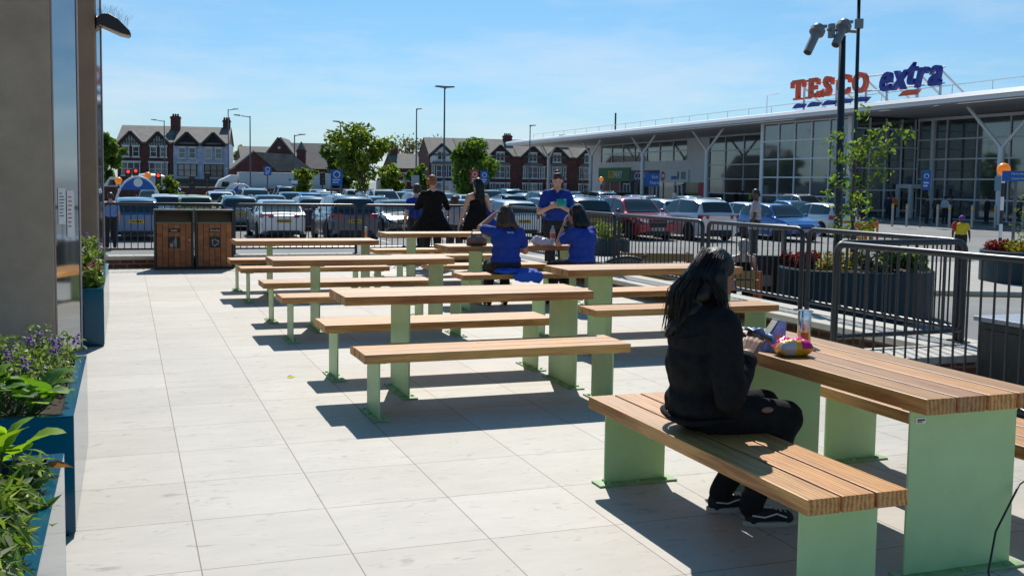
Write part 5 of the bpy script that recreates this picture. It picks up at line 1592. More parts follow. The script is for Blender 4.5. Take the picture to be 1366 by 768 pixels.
# bollards by the store front
for i, px in enumerate((1190, 1209, 1250, 1266, 1296, 1327, 1364)):
    p = onz(px, 302 + (px - 1190) * .02, GZ + .1)
    t = thing('bollard', f'slim grey bollard before the store glass, {"leftmost second third fourth fifth sixth rightmost".split()[i]} from the left', 'bollard', (p.x, p.y, GZ + .1), 0, 'store front bollards')
    g = MB(); g.tube([(0, 0, 0), (0, 0, 1.25)], .07, 10); g.build('post', mat('bollard_grey', (.35, .36, .36), .45, .4), t, smooth=True, auto=40)
    g = MB(); g.tube([(0, 0, 1.02), (0, 0, 1.12)], .075, 10); g.build('band', mat('yellow_letter'), t)
p = onz(487, 336, -.1)
t = thing('bollard', 'grey bollard with an orange band behind the railing, by the navy SUV', 'bollard', (p.x, p.y, -.12))
g = MB(); g.tube([(0, 0, 0), (0, 0, .62)], .05, 10); g.build('post', mat('bollard_grey'), t); g = MB(); g.tube([(0, 0, .40), (0, 0, .50)], .054, 10); g.build('band', ORANGE, t)
# ================================================================== trees
OLIVE = [(.16, .22, .025), (.21, .28, .035), (.11, .17, .02), (.07, .11, .015)]
DEEP = [(.06, .12, .022), (.085, .15, .03), (.045, .085, .018)]
MIDG = [(.10, .18, .028), (.14, .23, .035), (.07, .13, .022)]
def tpos(px, Y): p = aty(px, 250, Y); return p.x, Y
def far_tree(label, px, ptop, wpx, Y, seed, n, cols, leaf, **k):
    x, y = tpos(px, Y); top = aty(px, ptop, Y).z
    dpt = sqrt(x * x + y * y) * .96
    return tree(label, x, y, GZ, top - GZ, wpx * dpt / F_PX / 2, seed, n, leaf, cols, **k)
far_tree('big broad green tree behind the left pillar edge', 140, 172, 44, 125, 5, 3000, MIDG, .55)
far_tree('small young tree with a light round crown before the pale house', 229, 231, 28, 70, 6, 700, OLIVE, .26, trunk=.12)
far_tree('pale green tree showing over the low slate roof, right of the pale house', 328, 196, 44, 200, 7, 1700, MIDG, .8)
far_tree('small bright tree growing before the right end of the brick hall', 404, 220, 32, 72, 8, 900, OLIVE, .28, trunk=.1)
far_tree('tall bright tree, biggest of the middle of the car park', 482, 160, 84, 74, 29, 3000, OLIVE, .27, trunk=.16, crown0=.26, shape=.8)
far_tree('dense dark green tree behind the tall bright tree', 455, 196, 70, 108, 10, 3200, DEEP, .5, crown0=.1)
far_tree('bushy bright tree just right of the tall bright tree', 525, 216, 46, 96, 11, 1900, OLIVE, .36, crown0=.1)
far_tree('narrow green tree behind the pale grey sign', 562, 215, 32, 92, 12, 1400, MIDG, .32, crown0=.12)
far_tree('bare grey branched tree standing behind the small grey roofed house', 545, 180, 62, 215, 13, 700, [(.13, .13, .08)], .55, bare=True, trunk=.3)
far_tree('leafy round green tree in front of the right terrace', 628, 178, 72, 82, 14, 3600, MIDG, .34, trunk=.14, crown0=.2, shape=.5)
far_tree('thin bare tree before the left end of the supermarket', 778, 214, 36, 74, 15, 0, DEEP, .2, bare=True, trunk=.1)

# ================================================================== people
DG = None
def blob(name, caps, material, parent, vox=.016, smooth=4, mats=None):
    """one continuous surface from tapered limbs: ('c', p0, p1, r0, r1) or ('e', centre, radii[, rotation])"""
    g = MB()
    for c in caps:
        if c[0] == 'c':
            a, b, r0, r1 = Vector(c[1]), Vector(c[2]), c[3], c[4]
            g.ball(tuple(a), r0, 12); g.ball(tuple(b), r1, 12)
            if (b - a).length > 1e-4: g.tube([a, b], [r0, r1], 12)
        else:
            M = Matrix.Translation(Vector(c[1]))
            if len(c) > 3: M = M @ c[3].to_4x4()
            g.ball((0, 0, 0), c[2], 14, M)
    me = g.mesh(name, None)
    tmp = bpy.data.objects.new(name, me)
    rm = tmp.modifiers.new('r', 'REMESH'); rm.mode = 'VOXEL'; rm.voxel_size = vox; rm.use_smooth_shade = True
    sm = tmp.modifiers.new('s', 'SMOOTH'); sm.iterations = smooth; sm.factor = .5
    me2 = bake(tmp); me2.name = name
    bpy.data.objects.remove(tmp); bpy.data.meshes.remove(me)
    me2.materials.clear(); me2.materials.append(material)
    me2.polygons.foreach_set('use_smooth', [True] * len(me2.polygons))
    o = bpy.data.objects.new(name, me2); COL.objects.link(o); o.parent = parent
    return o
V = Vector
def hand(wrist, d, palm_n, s=1.0, curl=.5, side=1):
    """palm and five separate fingers; d = direction of the fingers, palm_n = normal of the palm (curl direction)"""
    d = V(d).normalized(); n = V(palm_n).normalized(); n = (n - d * n.dot(d)).normalized(); a = d.cross(n) * side
    w = V(wrist); caps = []
    k = w + d * .085 * s
    for u in (-.5, -.17, .17, .5):
        caps.append(('c', w + a * u * .045 * s, k + a * u * .062 * s, .015 * s, .0125 * s))
    for i, (u, L) in enumerate(((-.5, .058), (-.17, .074), (.17, .080), (.5, .070))):
        p0 = k + a * u * .066 * s; c1, c2 = curl * .7, curl * 1.5
        p1 = p0 + (d * cos(c1) + n * sin(c1) + a * u * .12).normalized() * L * .5 * s
        p2 = p1 + (d * cos(c2) + n * sin(c2)).normalized() * L * .55 * s
        caps += [('c', p0, p1, .0098 * s, .0088 * s), ('c', p1, p2, .0088 * s, .0072 * s)]
    t0 = w + d * .025 * s + a * .028 * s
    t1 = t0 + (d * .6 + a * .65 + n * .35).normalized() * .042 * s
    t2 = t1 + (d * .9 + a * .1 + n * .5).normalized() * .034 * s
    caps += [('c', t0, t1, .0135 * s, .011 * s), ('c', t1, t2, .0105 * s, .0085 * s)]
    return caps
def head_caps(c, f, up=(0, 0, 1), s=1.0):
    """skull, jaw, nose, ears; c = centre of the skull, f = facing"""
    f = V(f).normalized(); up = V(up).normalized(); r = f.cross(up).normalized(); up = r.cross(f)
    R = Matrix((r, f, up)).transposed(); c = V(c)
    P = lambda x, y, z: c + (r * x + f * y + up * z) * s
    return [('e', P(0, -.005, .025), (.072 * s, .092 * s, .09 * s), R), ('e', P(0, .025, -.045), (.056 * s, .066 * s, .072 * s), R),
            ('c', P(0, .085, -.005), P(0, .104, -.032), .009 * s, .014 * s), ('c', P(-.012, .098, -.036), P(.012, .098, -.036), .008 * s, .008 * s),
            ('e', P(-.074, -.005, -.01), (.012 * s, .02 * s, .03 * s), R), ('e', P(.074, -.005, -.01), (.012 * s, .02 * s, .03 * s), R),
            ('c', P(-.018, .084, -.062), P(.018, .084, -.062), .011 * s, .011 * s), ('c', P(0, .075, -.10), P(0, .07, -.10), .02 * s, .02 * s)], P, R
def face(t, P, R, s=1.0, lips=(.35, .10, .09)):
    for sx in (-1, 1):
        g = MB(); g.ball((0, 0, 0), (.012 * s, .006 * s, .007 * s), 10, Matrix.Translation(P(sx * .030, .082, .005)) @ R.to_4x4()); e_ = g.build('eye', mat('eye_white', (.7, .68, .65), .3), t, smooth=True)
        g = MB(); g.ball((0, 0, 0), (.0055 * s, .003 * s, .0055 * s), 8, Matrix.Translation(P(sx * .030, .0875, .004)) @ R.to_4x4()); g.build('iris', mat('iris', (.03, .018, .01), .2), e_)
        g = MB(); g.tube([P(sx * .016, .089, .022), P(sx * .030, .0885, .026), P(sx * .046, .078, .02)], .0035 * s, 5); g.build('eyebrow', mat('brow', (.04, .025, .018), .7), t)
    g = MB(); g.ball((0, 0, 0), (.022 * s, .006 * s, .006 * s), 10, Matrix.Translation(P(0, .0935, -.062)) @ R.to_4x4()); g.build('mouth', mat('lips', lips, .45), t, smooth=True)
def shoe(t, heel, toe, w_=.045, m_=None, sole=True, hi=.055):
    heel, toe = V(heel), V(toe); d = (toe - heel); L = d.length; d.normalize(); z = min(heel.z, toe.z)
    caps = [('e', heel + d * .05 + V((0, 0, .045)), (w_ * .85, w_ * .95, hi)), ('e', heel + d * L * .75 + V((0, 0, .035)), (w_, w_ * 1.2, .035)), ('c', heel + d * .05 + V((0, 0, .05)), heel + d * L * .72 + V((0, 0, .035)), w_ * .8, w_ * .75)]
    o = blob('shoe', caps, m_ or BLACKCLOTH, t, .008, 4)
    if sole:
        a = V((-d.y, d.x, 0)); pts = []
        for k in range(20):
            th = 2 * pi * k / 20; u = (cos(th) + 1) / 2
            p = heel + d * (u * L) + a * sin(th) * w_ * 1.12 * (.85 + .25 * u); pts.append((p.x, p.y))
        g = MB(); g.prism(pts, z + .001, z + .024, 'z'); g.build('sole', mat('shoe_sole', (.50, .46, .40), .7), o)
    return o

# ---- foreground person in black
t = thing('person', 'long black haired person in a black denim jacket, seated on the foreground bench', 'person', (2.56, 4.28, 0))
# local frame = world axes; facing +x, body's left is +y
hc, P, R = head_caps((.035, .0, 1.185), (.93, -.12, -.32), (.30, 0, 1))
LW, RW = V((.245, .105, .885)), V((.145, -.120, .815))
lh = hand(LW, (.62, -.62, .03), (.15, -.3, -1), 1.05, .5, -1)
rh = hand(RW, (.62, .45, .62), (.35, .55, -.75), 1.05, .7, 1)
body = hc + [('c', (.015, 0, 1.10), (.0, 0, 1.01), .052, .06), ('c', (0, 0, .56), (-.02, 0, .78), .14, .13), ('c', (-.02, 0, .78), (-.01, 0, .95), .13, .12),
     ('c', (-.01, -.15, .965), (-.01, .15, .965), .06, .06),
     ('c', (-.01, -.18, .955), (-.035, -.255, .655), .056, .045), ('c', (-.035, -.255, .655), RW, .044, .028),
     ('c', (-.01, .18, .955), (.06, .24, .69), .056, .045), ('c', (.06, .24, .69), LW, .044, .028),
     ('c', (.0, -.09, .53), (.37, -.12, .515), .085, .06), ('c', (.37, -.12, .515), (.20, -.10, .12), .056, .036), ('c', (.0, .09, .53), (.40, .09, .52), .085, .06), ('c', (.40, .09, .52), (.17, .12, .12), .056, .036)]
blob('body', body + lh + rh, mat('warm_skin', (.31, .145, .095), .5), t, .0068, 3)
face(t, P, R)
jk = [('e', (-.03, 0, .90), (.145, .205, .16)), ('e', (-.035, 0, .76), (.15, .195, .18)), ('e', (-.02, 0, .58), (.165, .20, .13)), ('c', (-.015, -.155, .965), (-.015, .155, .965), .078, .078),
      ('c', (-.015, -.178, .95), (-.035, -.258, .655), .078, .066), ('c', (-.035, -.258, .655), RW - V((.030, .034, .042)), .066, .05),
      ('c', (-.015, .185, .95), (.06, .245, .69), .082, .068), ('c', (.06, .245, .69), LW - V((.045, -.03, .045)), .066, .05), ('c', (.0, 0, 1.0), (.02, 0, 1.03), .085, .075)]
for k in range(6):      # sleeve and back folds
    u = k / 6
    p = V((-.035, -.258, .655)).lerp(RW - V((.030, .034, .042)), .25 + u * .7); jk.append(('e', p, (.063 - u * .008, .02, .058 - u * .008), Matrix.Rotation(.7, 3, 'Z')))
jacket = blob('jacket', jk, BLACKCLOTH, t, .011, 3)
# fabric relief so the jacket is not a smooth balloon
def wrinkle(o, amp, sc_, seed=0, zs=1.0):
    vs_ = o.data.vertices
    pn = [(V(v.co), V(v.normal)) for v in vs_]
    out_ = []
    for p, nn in pn:
        q = V((p.x * sc_ + seed, p.y * sc_, p.z * sc_ * zs))
        k = 1 - abs(mnoise.noise(q)) * 2
        out_.extend(p + nn * (amp * (k * .6 + mnoise.noise(q * 2.3) * .5)))
    vs_.foreach_set('co', out_)
    o.data.update()
wrinkle(jacket, .013, 7)
g = MB()
ring = []
for k in range(33):
    th = 2 * pi * k / 32; ring.append(V((-.022 + .172 * cos(th), .207 * sin(th), .525 + .01 * sin(3 * th))))
g.tube(ring, .014, 8, caps=False); g.build('hem', BLACKCLOTH, jacket, smooth=True)
for W_, E_ in ((RW, V((-.035, -.258, .655))), (LW, V((.06, .245, .69)))):
    d = (W_ - E_).normalized(); c0 = W_ - d * .075
    g = MB(); g.tube([c0, c0 + d * .002, c0 + d * .055, c0 + d * .058], [.044, .056, .054, .042], 16); g.build('cuff', mat('cuff_black', (.014, .014, .015), .9, spec=.2, bump=.4, bscale=60), jacket, smooth=True)
g = MB()      # yoke and back seams
g.tube([(-.12, -.19, .93), (-.165, -.1, .90), (-.172, 0, .895), (-.165, .1, .90), (-.12, .19, .93)], .0035, 5)
g.build('seams', mat('cuff_black'), jacket)
tr = [('c', (.0, -.09, .545), (.36, -.13, .51), .105, .082), ('c', (.36, -.13, .51), (.27, -.11, .28), .080, .066), ('c', (.27, -.11, .28), (.20, -.10, .09), .066, .054),
      ('c', (.0, .09, .545), (.39, .09, .515), .105, .082), ('c', (.39, .09, .515), (.17, .12, .09), .080, .054), ('e', (.0, 0, .55), (.15, .19, .10))]
trs = blob('trousers', tr, mat('black_trousers', (.016, .016, .0175), .9, spec=.2, var=.25, vscale=18, bump=.5, bscale=22), t, .011, 3)
wrinkle(trs, .008, 9, 5)
g = MB(); g.ball((.20, -.214, .575), (.034, .010, .014), 12, ); g.build('ripped_patch', mat('warm_skin'), trs, smooth=True)
for heel, toe in (((.16, -.10, 0), (.43, -.15, 0)), ((.10, .13, 0), (.36, .12, 0))):
    s = shoe(t, heel, toe, .046, mat('black_canvas', (.018, .018, .02), .8))
    h_, t_ = V(heel), V(toe); d = (t_ - h_).normalized(); a = V((d.y, -d.x, 0))
    g = MB(); g.tube([h_ + d * .03 + a * .047 + V((0, 0, .06)), h_ + d * .09 + a * .049 + V((0, 0, .05)), h_ + d * .15 + a * .049 + V((0, 0, .065)), h_ + d * .2 + a * .046 + V((0, 0, .045))], .004, 6)
    g.build('white_stripe', WHITE, s)
    g = MB()
    for k in range(4): q = h_ + d * (.13 + .025 * k) + V((0, 0, .088 - .008 * k)); g.tube([q - a * .025, q + V((0, 0, .006)), q + a * .025], .0035, 5)
    g.build('laces', WHITE, s)
# hair: a smooth mass plus loose strands
hr = [('e', P(0, -.020, .035), (.082, .096, .090), R), ('c', P(.05, -.03, .0), P(.055, -.055, -.12), .040, .042), ('c', P(-.05, -.03, 0), P(-.055, -.055, -.12), .040, .042),
      ('c', P(0, -.06, 0), (-.085, .0, 1.02), .066, .062), ('c', (-.085, -.025, 1.02), (-.165, .01, .945), .052, .032), ('c', (-.06, .04, 1.02), (-.16, .05, .94), .050, .026), ('c', (-.165, .01, .945), (-.20, .03, .90), .03, .012),
      ('c', P(.064, .0, .0), (.02, -.085, 1.02), .03, .028), ('c', (.02, -.085, 1.02), (.05, -.09, .96), .026, .012)]
hair = blob('hair', hr, HAIRB, t, .009, 3)
wrinkle(hair, .006, 26, 3, .18)
g = MB(); rr = random.Random(5)
for k in range(320):
    th = rr.uniform(-1.35, 1.35) * (1 if rr.random() < .8 else 1.2)
    s0 = P(.088 * sin(th) * .9, -.02 - .088 * cos(th) * .9, .07 + rr.uniform(-.02, .04))
    s1 = P(.10 * sin(th), -.04 - .10 * cos(th), -.03)
    en = V((-.160 + rr.uniform(-.035, .05), .03 - .075 * sin(th) + rr.uniform(-.03, .03), .925 + rr.uniform(-.035, .05)))
    if sin(th) > .75: en = V((.05 + rr.uniform(-.03, .03), -.095 + rr.uniform(-.012, .02), .95 + rr.uniform(-.03, .05)))
    md = s1.lerp(en, .5) + V((-.022 if sin(th) <= .75 else .0, -.02 * sin(th), .03)) + V((rr.uniform(-.015, .015), rr.uniform(-.015, .015), 0))
    g.tube([s0, s1, md, en], [.0010, .0019, .0017, .0005], 4)
g.build('strands', HAIRB, hair, smooth=True)
# ---- things on the foreground table
def on(px, py, z=.77): return onz(px, py, z)
ph = thing('snack_wrapper', 'crumpled blue foil snack wrapper held in both hands at the table edge', 'wrapper', (2.56 + .30, 4.28 + .015, .885), .3)
g = MB()
for i in range(7):
    for j in range(5):
        g.v.append(V((-.06 + .12 * i / 6, -.05 + .10 * j / 4, .010 * sin(i * 2.1 + j) + .012 * cos(j * 1.7 + i * .6) - .05 * (i / 6 - .5))))
for i in range(6):
    for j in range(4):
        a = i * 5 + j; g.f.append([a, a + 1, a + 6, a + 5]); g.t.append((1, 1, 1))
o = g.build('foil', mat('blue_foil', (.10, .20, .42), .45, .15, var=.3, vscale=40), ph, smooth=True)
sd_ = o.modifiers.new('s', 'SOLIDIFY'); sd_.thickness = .012
# sandwich box (open wedge)
c = on(1024, 467); bx = thing('sandwich_box', 'blue and white wedge shaped sandwich box with a clear window standing on the foreground table', 'food box', (c.x, c.y, .7705), -.15); bx.scale = (1.4, 1.4, 1.15)
g = MB(); prof = [(-.045, 0), (.05, 0), (.055, .125), (.03, .135)]
g.prism(prof, -.03, -.0285, 'y'); g.prism(prof, .0285, .03, 'y'); g.prism([(.05, .0), (.0515, 0), (.0565, .125), (.055, .125)], -.0284, .0284, 'y'); g.box(-.045, .05, -.0284, .0284, .0, .002)
g.prism([(.03, .135), (.055, .125), (.056, .127), (.031, .137)], -.0284, .0284, 'y'); g.build('carton', mat('blue_card', (.22, .42, .80), .5, var=.35, vscale=30), bx)
g = MB(); g.prism([(-.048, .004), (-.044, .004), (.029, .132), (.025, .134)], -.022, .022, 'y'); g.build('window', mat('cream_window', (.62, .55, .42), .25, var=.2, vscale=20), bx)
g = MB(); g.prism([(.028, .1375), (.056, .1275), (.057, .129), (.029, .139)], -.026, .026, 'y'); g.build('white_top', WHITE, bx)
g = MB(); g.ball((.028, -.031, .06), (.016, .0015, .02), 10); g.build('printed_picture', mat('peach_print', (.70, .38, .22), .5), bx)
# crisp packet
c = on(1057, 474); cp = thing('crisp_packet', 'pink and yellow crisp packet lying on the foreground table before the glass', 'crisp packet', (c.x, c.y, .771), -.15)
def pillow(L, Wd, Hh, seed, n=18, m_=12):
    g = MB()
    for s in (1, -1):
        for i in range(n + 1):
            for j in range(m_ + 1):
                u, v = i / n * 2 - 1, j / m_ * 2 - 1
                e1 = (1 - u ** 4) * (1 - v ** 4); z = Hh * e1 ** .6 * s
                nz = mnoise.noise(V((u * 3 + seed, v * 3, s * 2))) * .22 * Hh * e1 + .006 * sin(u * 24) * (1 - abs(v)) * e1
                x = u * L / 2 * (1 - .06 * v * v); y = v * Wd / 2 * (1 - .12 * (1 - u * u) * 0 - .05 * u * u)
                k = .75 if u < .1 else 1.0
                d = mnoise.noise(V((u * 2 + seed, v * 2, 3)))
                g.v.append(V((x, y, max(.0, Hh * .55 + z * .55 + nz))))
    K = (n + 1) * (m_ + 1)
    for s in range(2):
        for i in range(n):
            for j in range(m_):
                a = s * K + i * (m_ + 1) + j
                u, v = (i + .5) / n * 2 - 1, (j + .5) / m_ * 2 - 1
                q = v + .45 * sin(u * 2.2) + mnoise.noise(V((u * 2.5, v * 2.5, 9))) * .5
                col = (.72, .02, .22) if (s == 0 and q > -.70) else ((.80, .48, .02) if q > -.95 or (s == 1 and u > .3) else (.62, .56, .58))
                f_ = [a, a + 1, a + m_ + 2, a + m_ + 1]
                g.f.append(f_ if s == 1 else f_[::-1]); g.t.append(col)
    return g
pillow(.185, .13, .075, 3).build('packet', mat('foil_print', (1, 1, 1), .25, .25, attr='tone', bump=.3, bscale=25), cp, smooth=True, tone=True)
# drinking glass / clear can
c = on(1072, 460); gl = thing('clear_can', 'tall clear shiny drink can standing on the foreground table behind the crisp packet', 'can', (c.x, c.y, .7705))
g = MB(); g.lathe([(.031, 0), (.035, .006), (.035, .172), (.032, .181), (.033, .185)], seg=28); g.build('can', mat('chrome_can', (.62, .64, .70), .10, .95), gl, smooth=True, auto=40)
g = MB(); g.lathe([(.032, .183), (.028, .180), (.0001, .180)], seg=24); g.box(-.008, .008, -.014, .006, .1805, .1825); g.build('lid', mat('can_lid', (.5, .5, .52), .3, .9), gl)
g2 = MB()
for k in range(5):
    a0, a1 = radians(205 + 14 * k), radians(205 + 14 * (k + 1)); g2.quad((.0354 * cos(a0), .0354 * sin(a0), .025), (.0354 * cos(a1), .0354 * sin(a1), .025), (.0354 * cos(a1), .0354 * sin(a1), .07), (.0354 * cos(a0), .0354 * sin(a0), .07))
g2.build('printed_label', mat('can_print', (.5, .14, .05), .3, .4), gl)

# ---- generic people
def person(label, x, y, z, rz, J, top, bottom, skin=SKIN, hairspec=None, sleeves='short', vox=.014, shoes=PLAS, facep=False, hip_w=.09, tops=1.0, skirt=None, s_head=1.0, hands=True, tname='shirt', group=None, bottoms='trousers'):
    """J: joints in a frame facing +y (left is -x)"""
    t = thing('person', label, 'person', (x, y, z), rz, group)
    h = head_caps(J['head'], J.get('face', (0, 1, 0)), J.get('up', (0, 0, 1)), s_head)
    caps, P, R = h
    nk = V(J['neck'])
    ch, pv = V(J['chest']), V(J['pelvis'])
    body = caps + [('c', V(J['head']) - V((0, .01, .06)), nk, .052, .056), ('c', nk, ch, .055, .085), ('c', ch, pv, .085 * tops, .09 * tops)]
    shirt = [('e', ch, (.185 * tops, .118 * tops, .15)), ('c', ch, pv + V((0, 0, .08)), .122 * tops, .128 * tops), ('e', pv + V((0, 0, .06)), (.178 * tops, .135 * tops, .10)), ('e', (ch + pv) / 2 + V((0, .01, .02)), (.168 * tops, .128 * tops, .16))]
    body += [('c', nk + V((0, 0, -.03)), V(J['shL']) + V((.03, 0, .01)), .048, .05), ('c', nk + V((0, 0, -.03)), V(J['shR']) + V((-.03, 0, .01)), .048, .05)]
    for s in ('L', 'R'):
        sh, e_, w_ = V(J['sh' + s]), V(J['el' + s]), V(J['wr' + s])
        body += [('c', ch + V((0, 0, .06)), sh, .07, .056), ('c', sh, e_, .052 * tops, .042), ('c', e_, w_, .042, .027)]
        if hands:
            d = (w_ - e_).normalized(); body += hand(w_, J.get('hd' + s, d), J.get('hn' + s, (0, 0, -1)), .98, .5, -1 if s == 'L' else 1)
        shirt += [('c', ch + V((0, 0, .075)), sh, .085, .060), ('c', nk + V((0, 0, -.05)), sh + V((0, 0, -.005)), .052, .055)]
        if sleeves == 'short': shirt += [('c', sh, sh.lerp(e_, .62), .060 * tops, .058 * tops)]
        if sleeves == 'long': shirt += [('c', sh, e_, .060 * tops, .052), ('c', e_, w_.lerp(e_, .08), .055, .042)]
        k_, a_, to = V(J['kn' + s]), V(J['an' + s]), V(J['to' + s])
        hp = pv + V((-hip_w if s == 'L' else hip_w, 0, -.02))
        body += [('c', hp, k_, .085, .056), ('c', k_, a_, .054, .036), ('c', a_, to + V((0, 0, .02)), .036, .028)]
    b = blob('body', body, skin, t, vox, 3)
    if sleeves != 'vest':
        so = blob(tname, shirt, top, t, vox, 3)
        wrinkle(so, .013, 8, x)
    else:
        so = blob(tname, [('e', ch + V((0, 0, -.04)), (.158, .115, .12)), ('c', ch + V((0, 0, -.06)), pv + V((0, 0, .02)), .122, .135), ('e', pv, (.175, .14, .12))], top, t, vox, 3)
        g = MB()
        for sx in (-.075, .075): g.tube([ch + V((sx, -.10, .04)), ch + V((sx, -.085, .12)), ch + V((sx, -.01, .165)), ch + V((sx, .07, .12)), ch + V((sx, .10, .03))], .009, 6)
        g.build('straps', top, so)
    legs = []
    for s in ('L', 'R'):
        k_, a_ = V(J['kn' + s]), V(J['an' + s]); hp = pv + V((-hip_w if s == 'L' else hip_w, 0, -.02))
        legs += [('c', hp, k_, .105 * tops, .075)]
        legs += [('c', k_, a_.lerp(k_, .06), .073, .058)] if bottoms == 'trousers' else []
    legs.append(('e', pv, (.178 * tops, .132 * tops, .11)))
    if skirt:
        g = MB(); g.lathe([(.14, pv.z + .22), (.155, pv.z + .12), (.20, pv.z + .0), (skirt[0], skirt[1])], (pv.x, pv.y, 0), 28, sx=1.12, sy=.85)
        for v in g.v:
            th = atan2(v.y - pv.y, v.x - pv.x); k = max(0, min(1, (pv.z + .15 - v.z) / .5)); f = 1 + .07 * k * sin(9 * th); v.x = pv.x + (v.x - pv.x) * f; v.y = pv.y + (v.y - pv.y) * f
        g.build('skirt', top, so, smooth=True)
    lo = blob(bottoms, legs, bottom, t, vox, 3); wrinkle(lo, .007, 9, y)
    for s in ('L', 'R'):
        a_, to = V(J['an' + s]), V(J['to' + s]); d = V((to.x - a_.x, to.y - a_.y, 0)).normalized()
        shoe(t, V((a_.x, a_.y, a_.z - .08)) - d * .06, V((a_.x, a_.y, a_.z - .08)) + d * .20, .042, shoes, sole=False)
    if hairspec:
        ho = blob('hair', hairspec[0](P, R), hairspec[1], t, .010, 2); wrinkle(ho, .007, 16, 2, .5)
    if facep: face(t, P, R, s_head)
    return t, P, R, so
def stand(h=1.68, arms='down', turn=0.0):
    k = h / 1.68
    J = dict(head=(0, .015, 1.56 * k), neck=(0, 0, 1.43 * k), chest=(0, -.01, 1.24 * k), pelvis=(0, 0, .94 * k), shL=(-.165, -.01, 1.335 * k), shR=(.165, -.01, 1.335 * k),
             elL=(-.235, -.03, 1.08 * k), elR=(.235, -.03, 1.08 * k), wrL=(-.25, .04, .84 * k), wrR=(.25, .04, .84 * k), hnL=(1, 0, 0), hnR=(-1, 0, 0),
             knL=(-.10, .02, .50 * k), knR=(.10, .02, .50 * k), anL=(-.11, -.01, .085), anR=(.11, -.01, .085), toL=(-.13, .13, .02), toR=(.13, .13, .02))
    return J
def sit(seat=.457):
    return dict(head=(0, .03, seat + .735), neck=(0, .0, seat + .605), chest=(0, -.02, seat + .42), pelvis=(0, 0, seat + .11), shL=(-.17, -.01, seat + .52), shR=(.17, -.01, seat + .52),
             elL=(-.25, .10, seat + .28), elR=(.25, .10, seat + .28), wrL=(-.12, .30, seat + .36), wrR=(.12, .30, seat + .36),
             knL=(-.11, .42, seat + .06), knR=(.11, .42, seat + .06), anL=(-.11, .36, .085), anR=(.11, .36, .085), toL=(-.12, .5, .02), toR=(.12, .5, .02))
def cap(P, R): return [('e', P(0, -.02, .035), (.084, .098, .09), R), ('c', P(-.05, -.05, -.02), P(.05, -.05, -.02), .05, .05)]
def shoulderhair(P, R): return cap(P, R) + [('c', P(-.055, -.05, -.02), P(-.075, -.06, -.15), .055, .05), ('c', P(.055, -.05, -.02), P(.085, -.06, -.15), .055, .05), ('c', P(0, -.075, -.02), P(.0, -.085, -.16), .06, .055), ('c', P(.07, -.06, -.15), P(.15, -.05, -.19), .045, .025)]
def bobhair(P, R): return cap(P, R) + [('c', P(-.06, -.03, .0), P(-.085, -.03, -.13), .055, .06), ('c', P(.06, -.03, 0), P(.085, -.03, -.13), .055, .06), ('c', P(0, -.075, 0), P(.0, -.09, -.14), .065, .07), ('c', P(-.05, -.05, .06), P(.05, -.05, .06), .07, .07)]
def longhair(P, R): return cap(P, R) + [('c', P(-.03, -.075, 0), P(-.035, -.10, -.26), .058, .05), ('c', P(.03, -.075, 0), P(.04, -.10, -.28), .058, .05), ('c', P(0, -.10, -.26), P(.02, -.10, -.38), .06, .02)]
def bunhair(P, R): return cap(P, R) + [('e', P(-.02, -.11, -.01), (.045, .04, .045))]
def ponytail(P, R): return [('e', P(0, -.018, .052), (.081, .094, .080), R), ('e', P(.01, -.06, .12), (.04, .035, .03)), ('c', P(-.065, -.05, .03), P(-.085, -.04, -.14), .03, .02)]

def at_y(px, Yw): return aty(px, 250, Yw).x
# standing colleague in blue behind the table
X, Y_ = at_y(743, 14.75), 14.75
J = stand(1.80); J['face'] = (.05, .9, -.42); J['head'] = (0, .05, 1.64)
J['elL'] = (-.24, .02, 1.17); J['wrL'] = (-.02, .24, 1.26); J['hdL'] = (.9, .25, .15); J['hnL'] = (.1, -.9, 0)
J['elR'] = (.27, .0, 1.16); J['wrR'] = (.12, .26, 1.25); J['hnR'] = (-.3, -.9, -.2)
tt, P, R, so = person('standing person in a blue polo shirt looking down, holding a turquoise pouch', X, Y_, 0, pi - .25, J, BLUECLOTH, DARKCLOTH, SKIN2, (ponytail, HAIRBR), 'short', .012, facep=True, tops=1.08, tname='polo_shirt')
# in the turned frame the picture's left arm is the person's right; collar, badge and hair tie
g = MB()
g.tube([(-.065, .05, 1.50), (-.05, .085, 1.44), (0, .12, 1.36)], .012, 6); g.tube([(.065, .05, 1.50), (.05, .085, 1.44), (0, .12, 1.36)], .012, 6); g.build('collar', mat('dark_blue_cotton', (.01, .03, .22), .85), so)
g = MB(); g.box(.05, .12, .142, .147, 1.30, 1.318); g.build('badge', WHITE, so)
g = MB(); g.tube([P(-.075, -.06, .05), P(-.095, -.05, .0), P(-.095, -.045, -.06)], .016, 8); g.build('hair_tie', mat('purple_ribbon', (.16, .03, .30), .6), tt)
c_ = V((X, Y_, 0)) + Matrix.Rotation(pi - .25, 3, 'Z') @ V((-.02, .33, 1.30))
pw = thing('pouch', 'turquoise fabric pouch held by the standing person in blue', 'pouch', c_, -.3)
pillow(.15, .12, .07, 7).build('fabric', mat('turquoise_cloth', (.02, .42, .36), .8, var=.15, vscale=12), pw, smooth=True); pw.rotation_euler = (radians(65), 0, -.3)
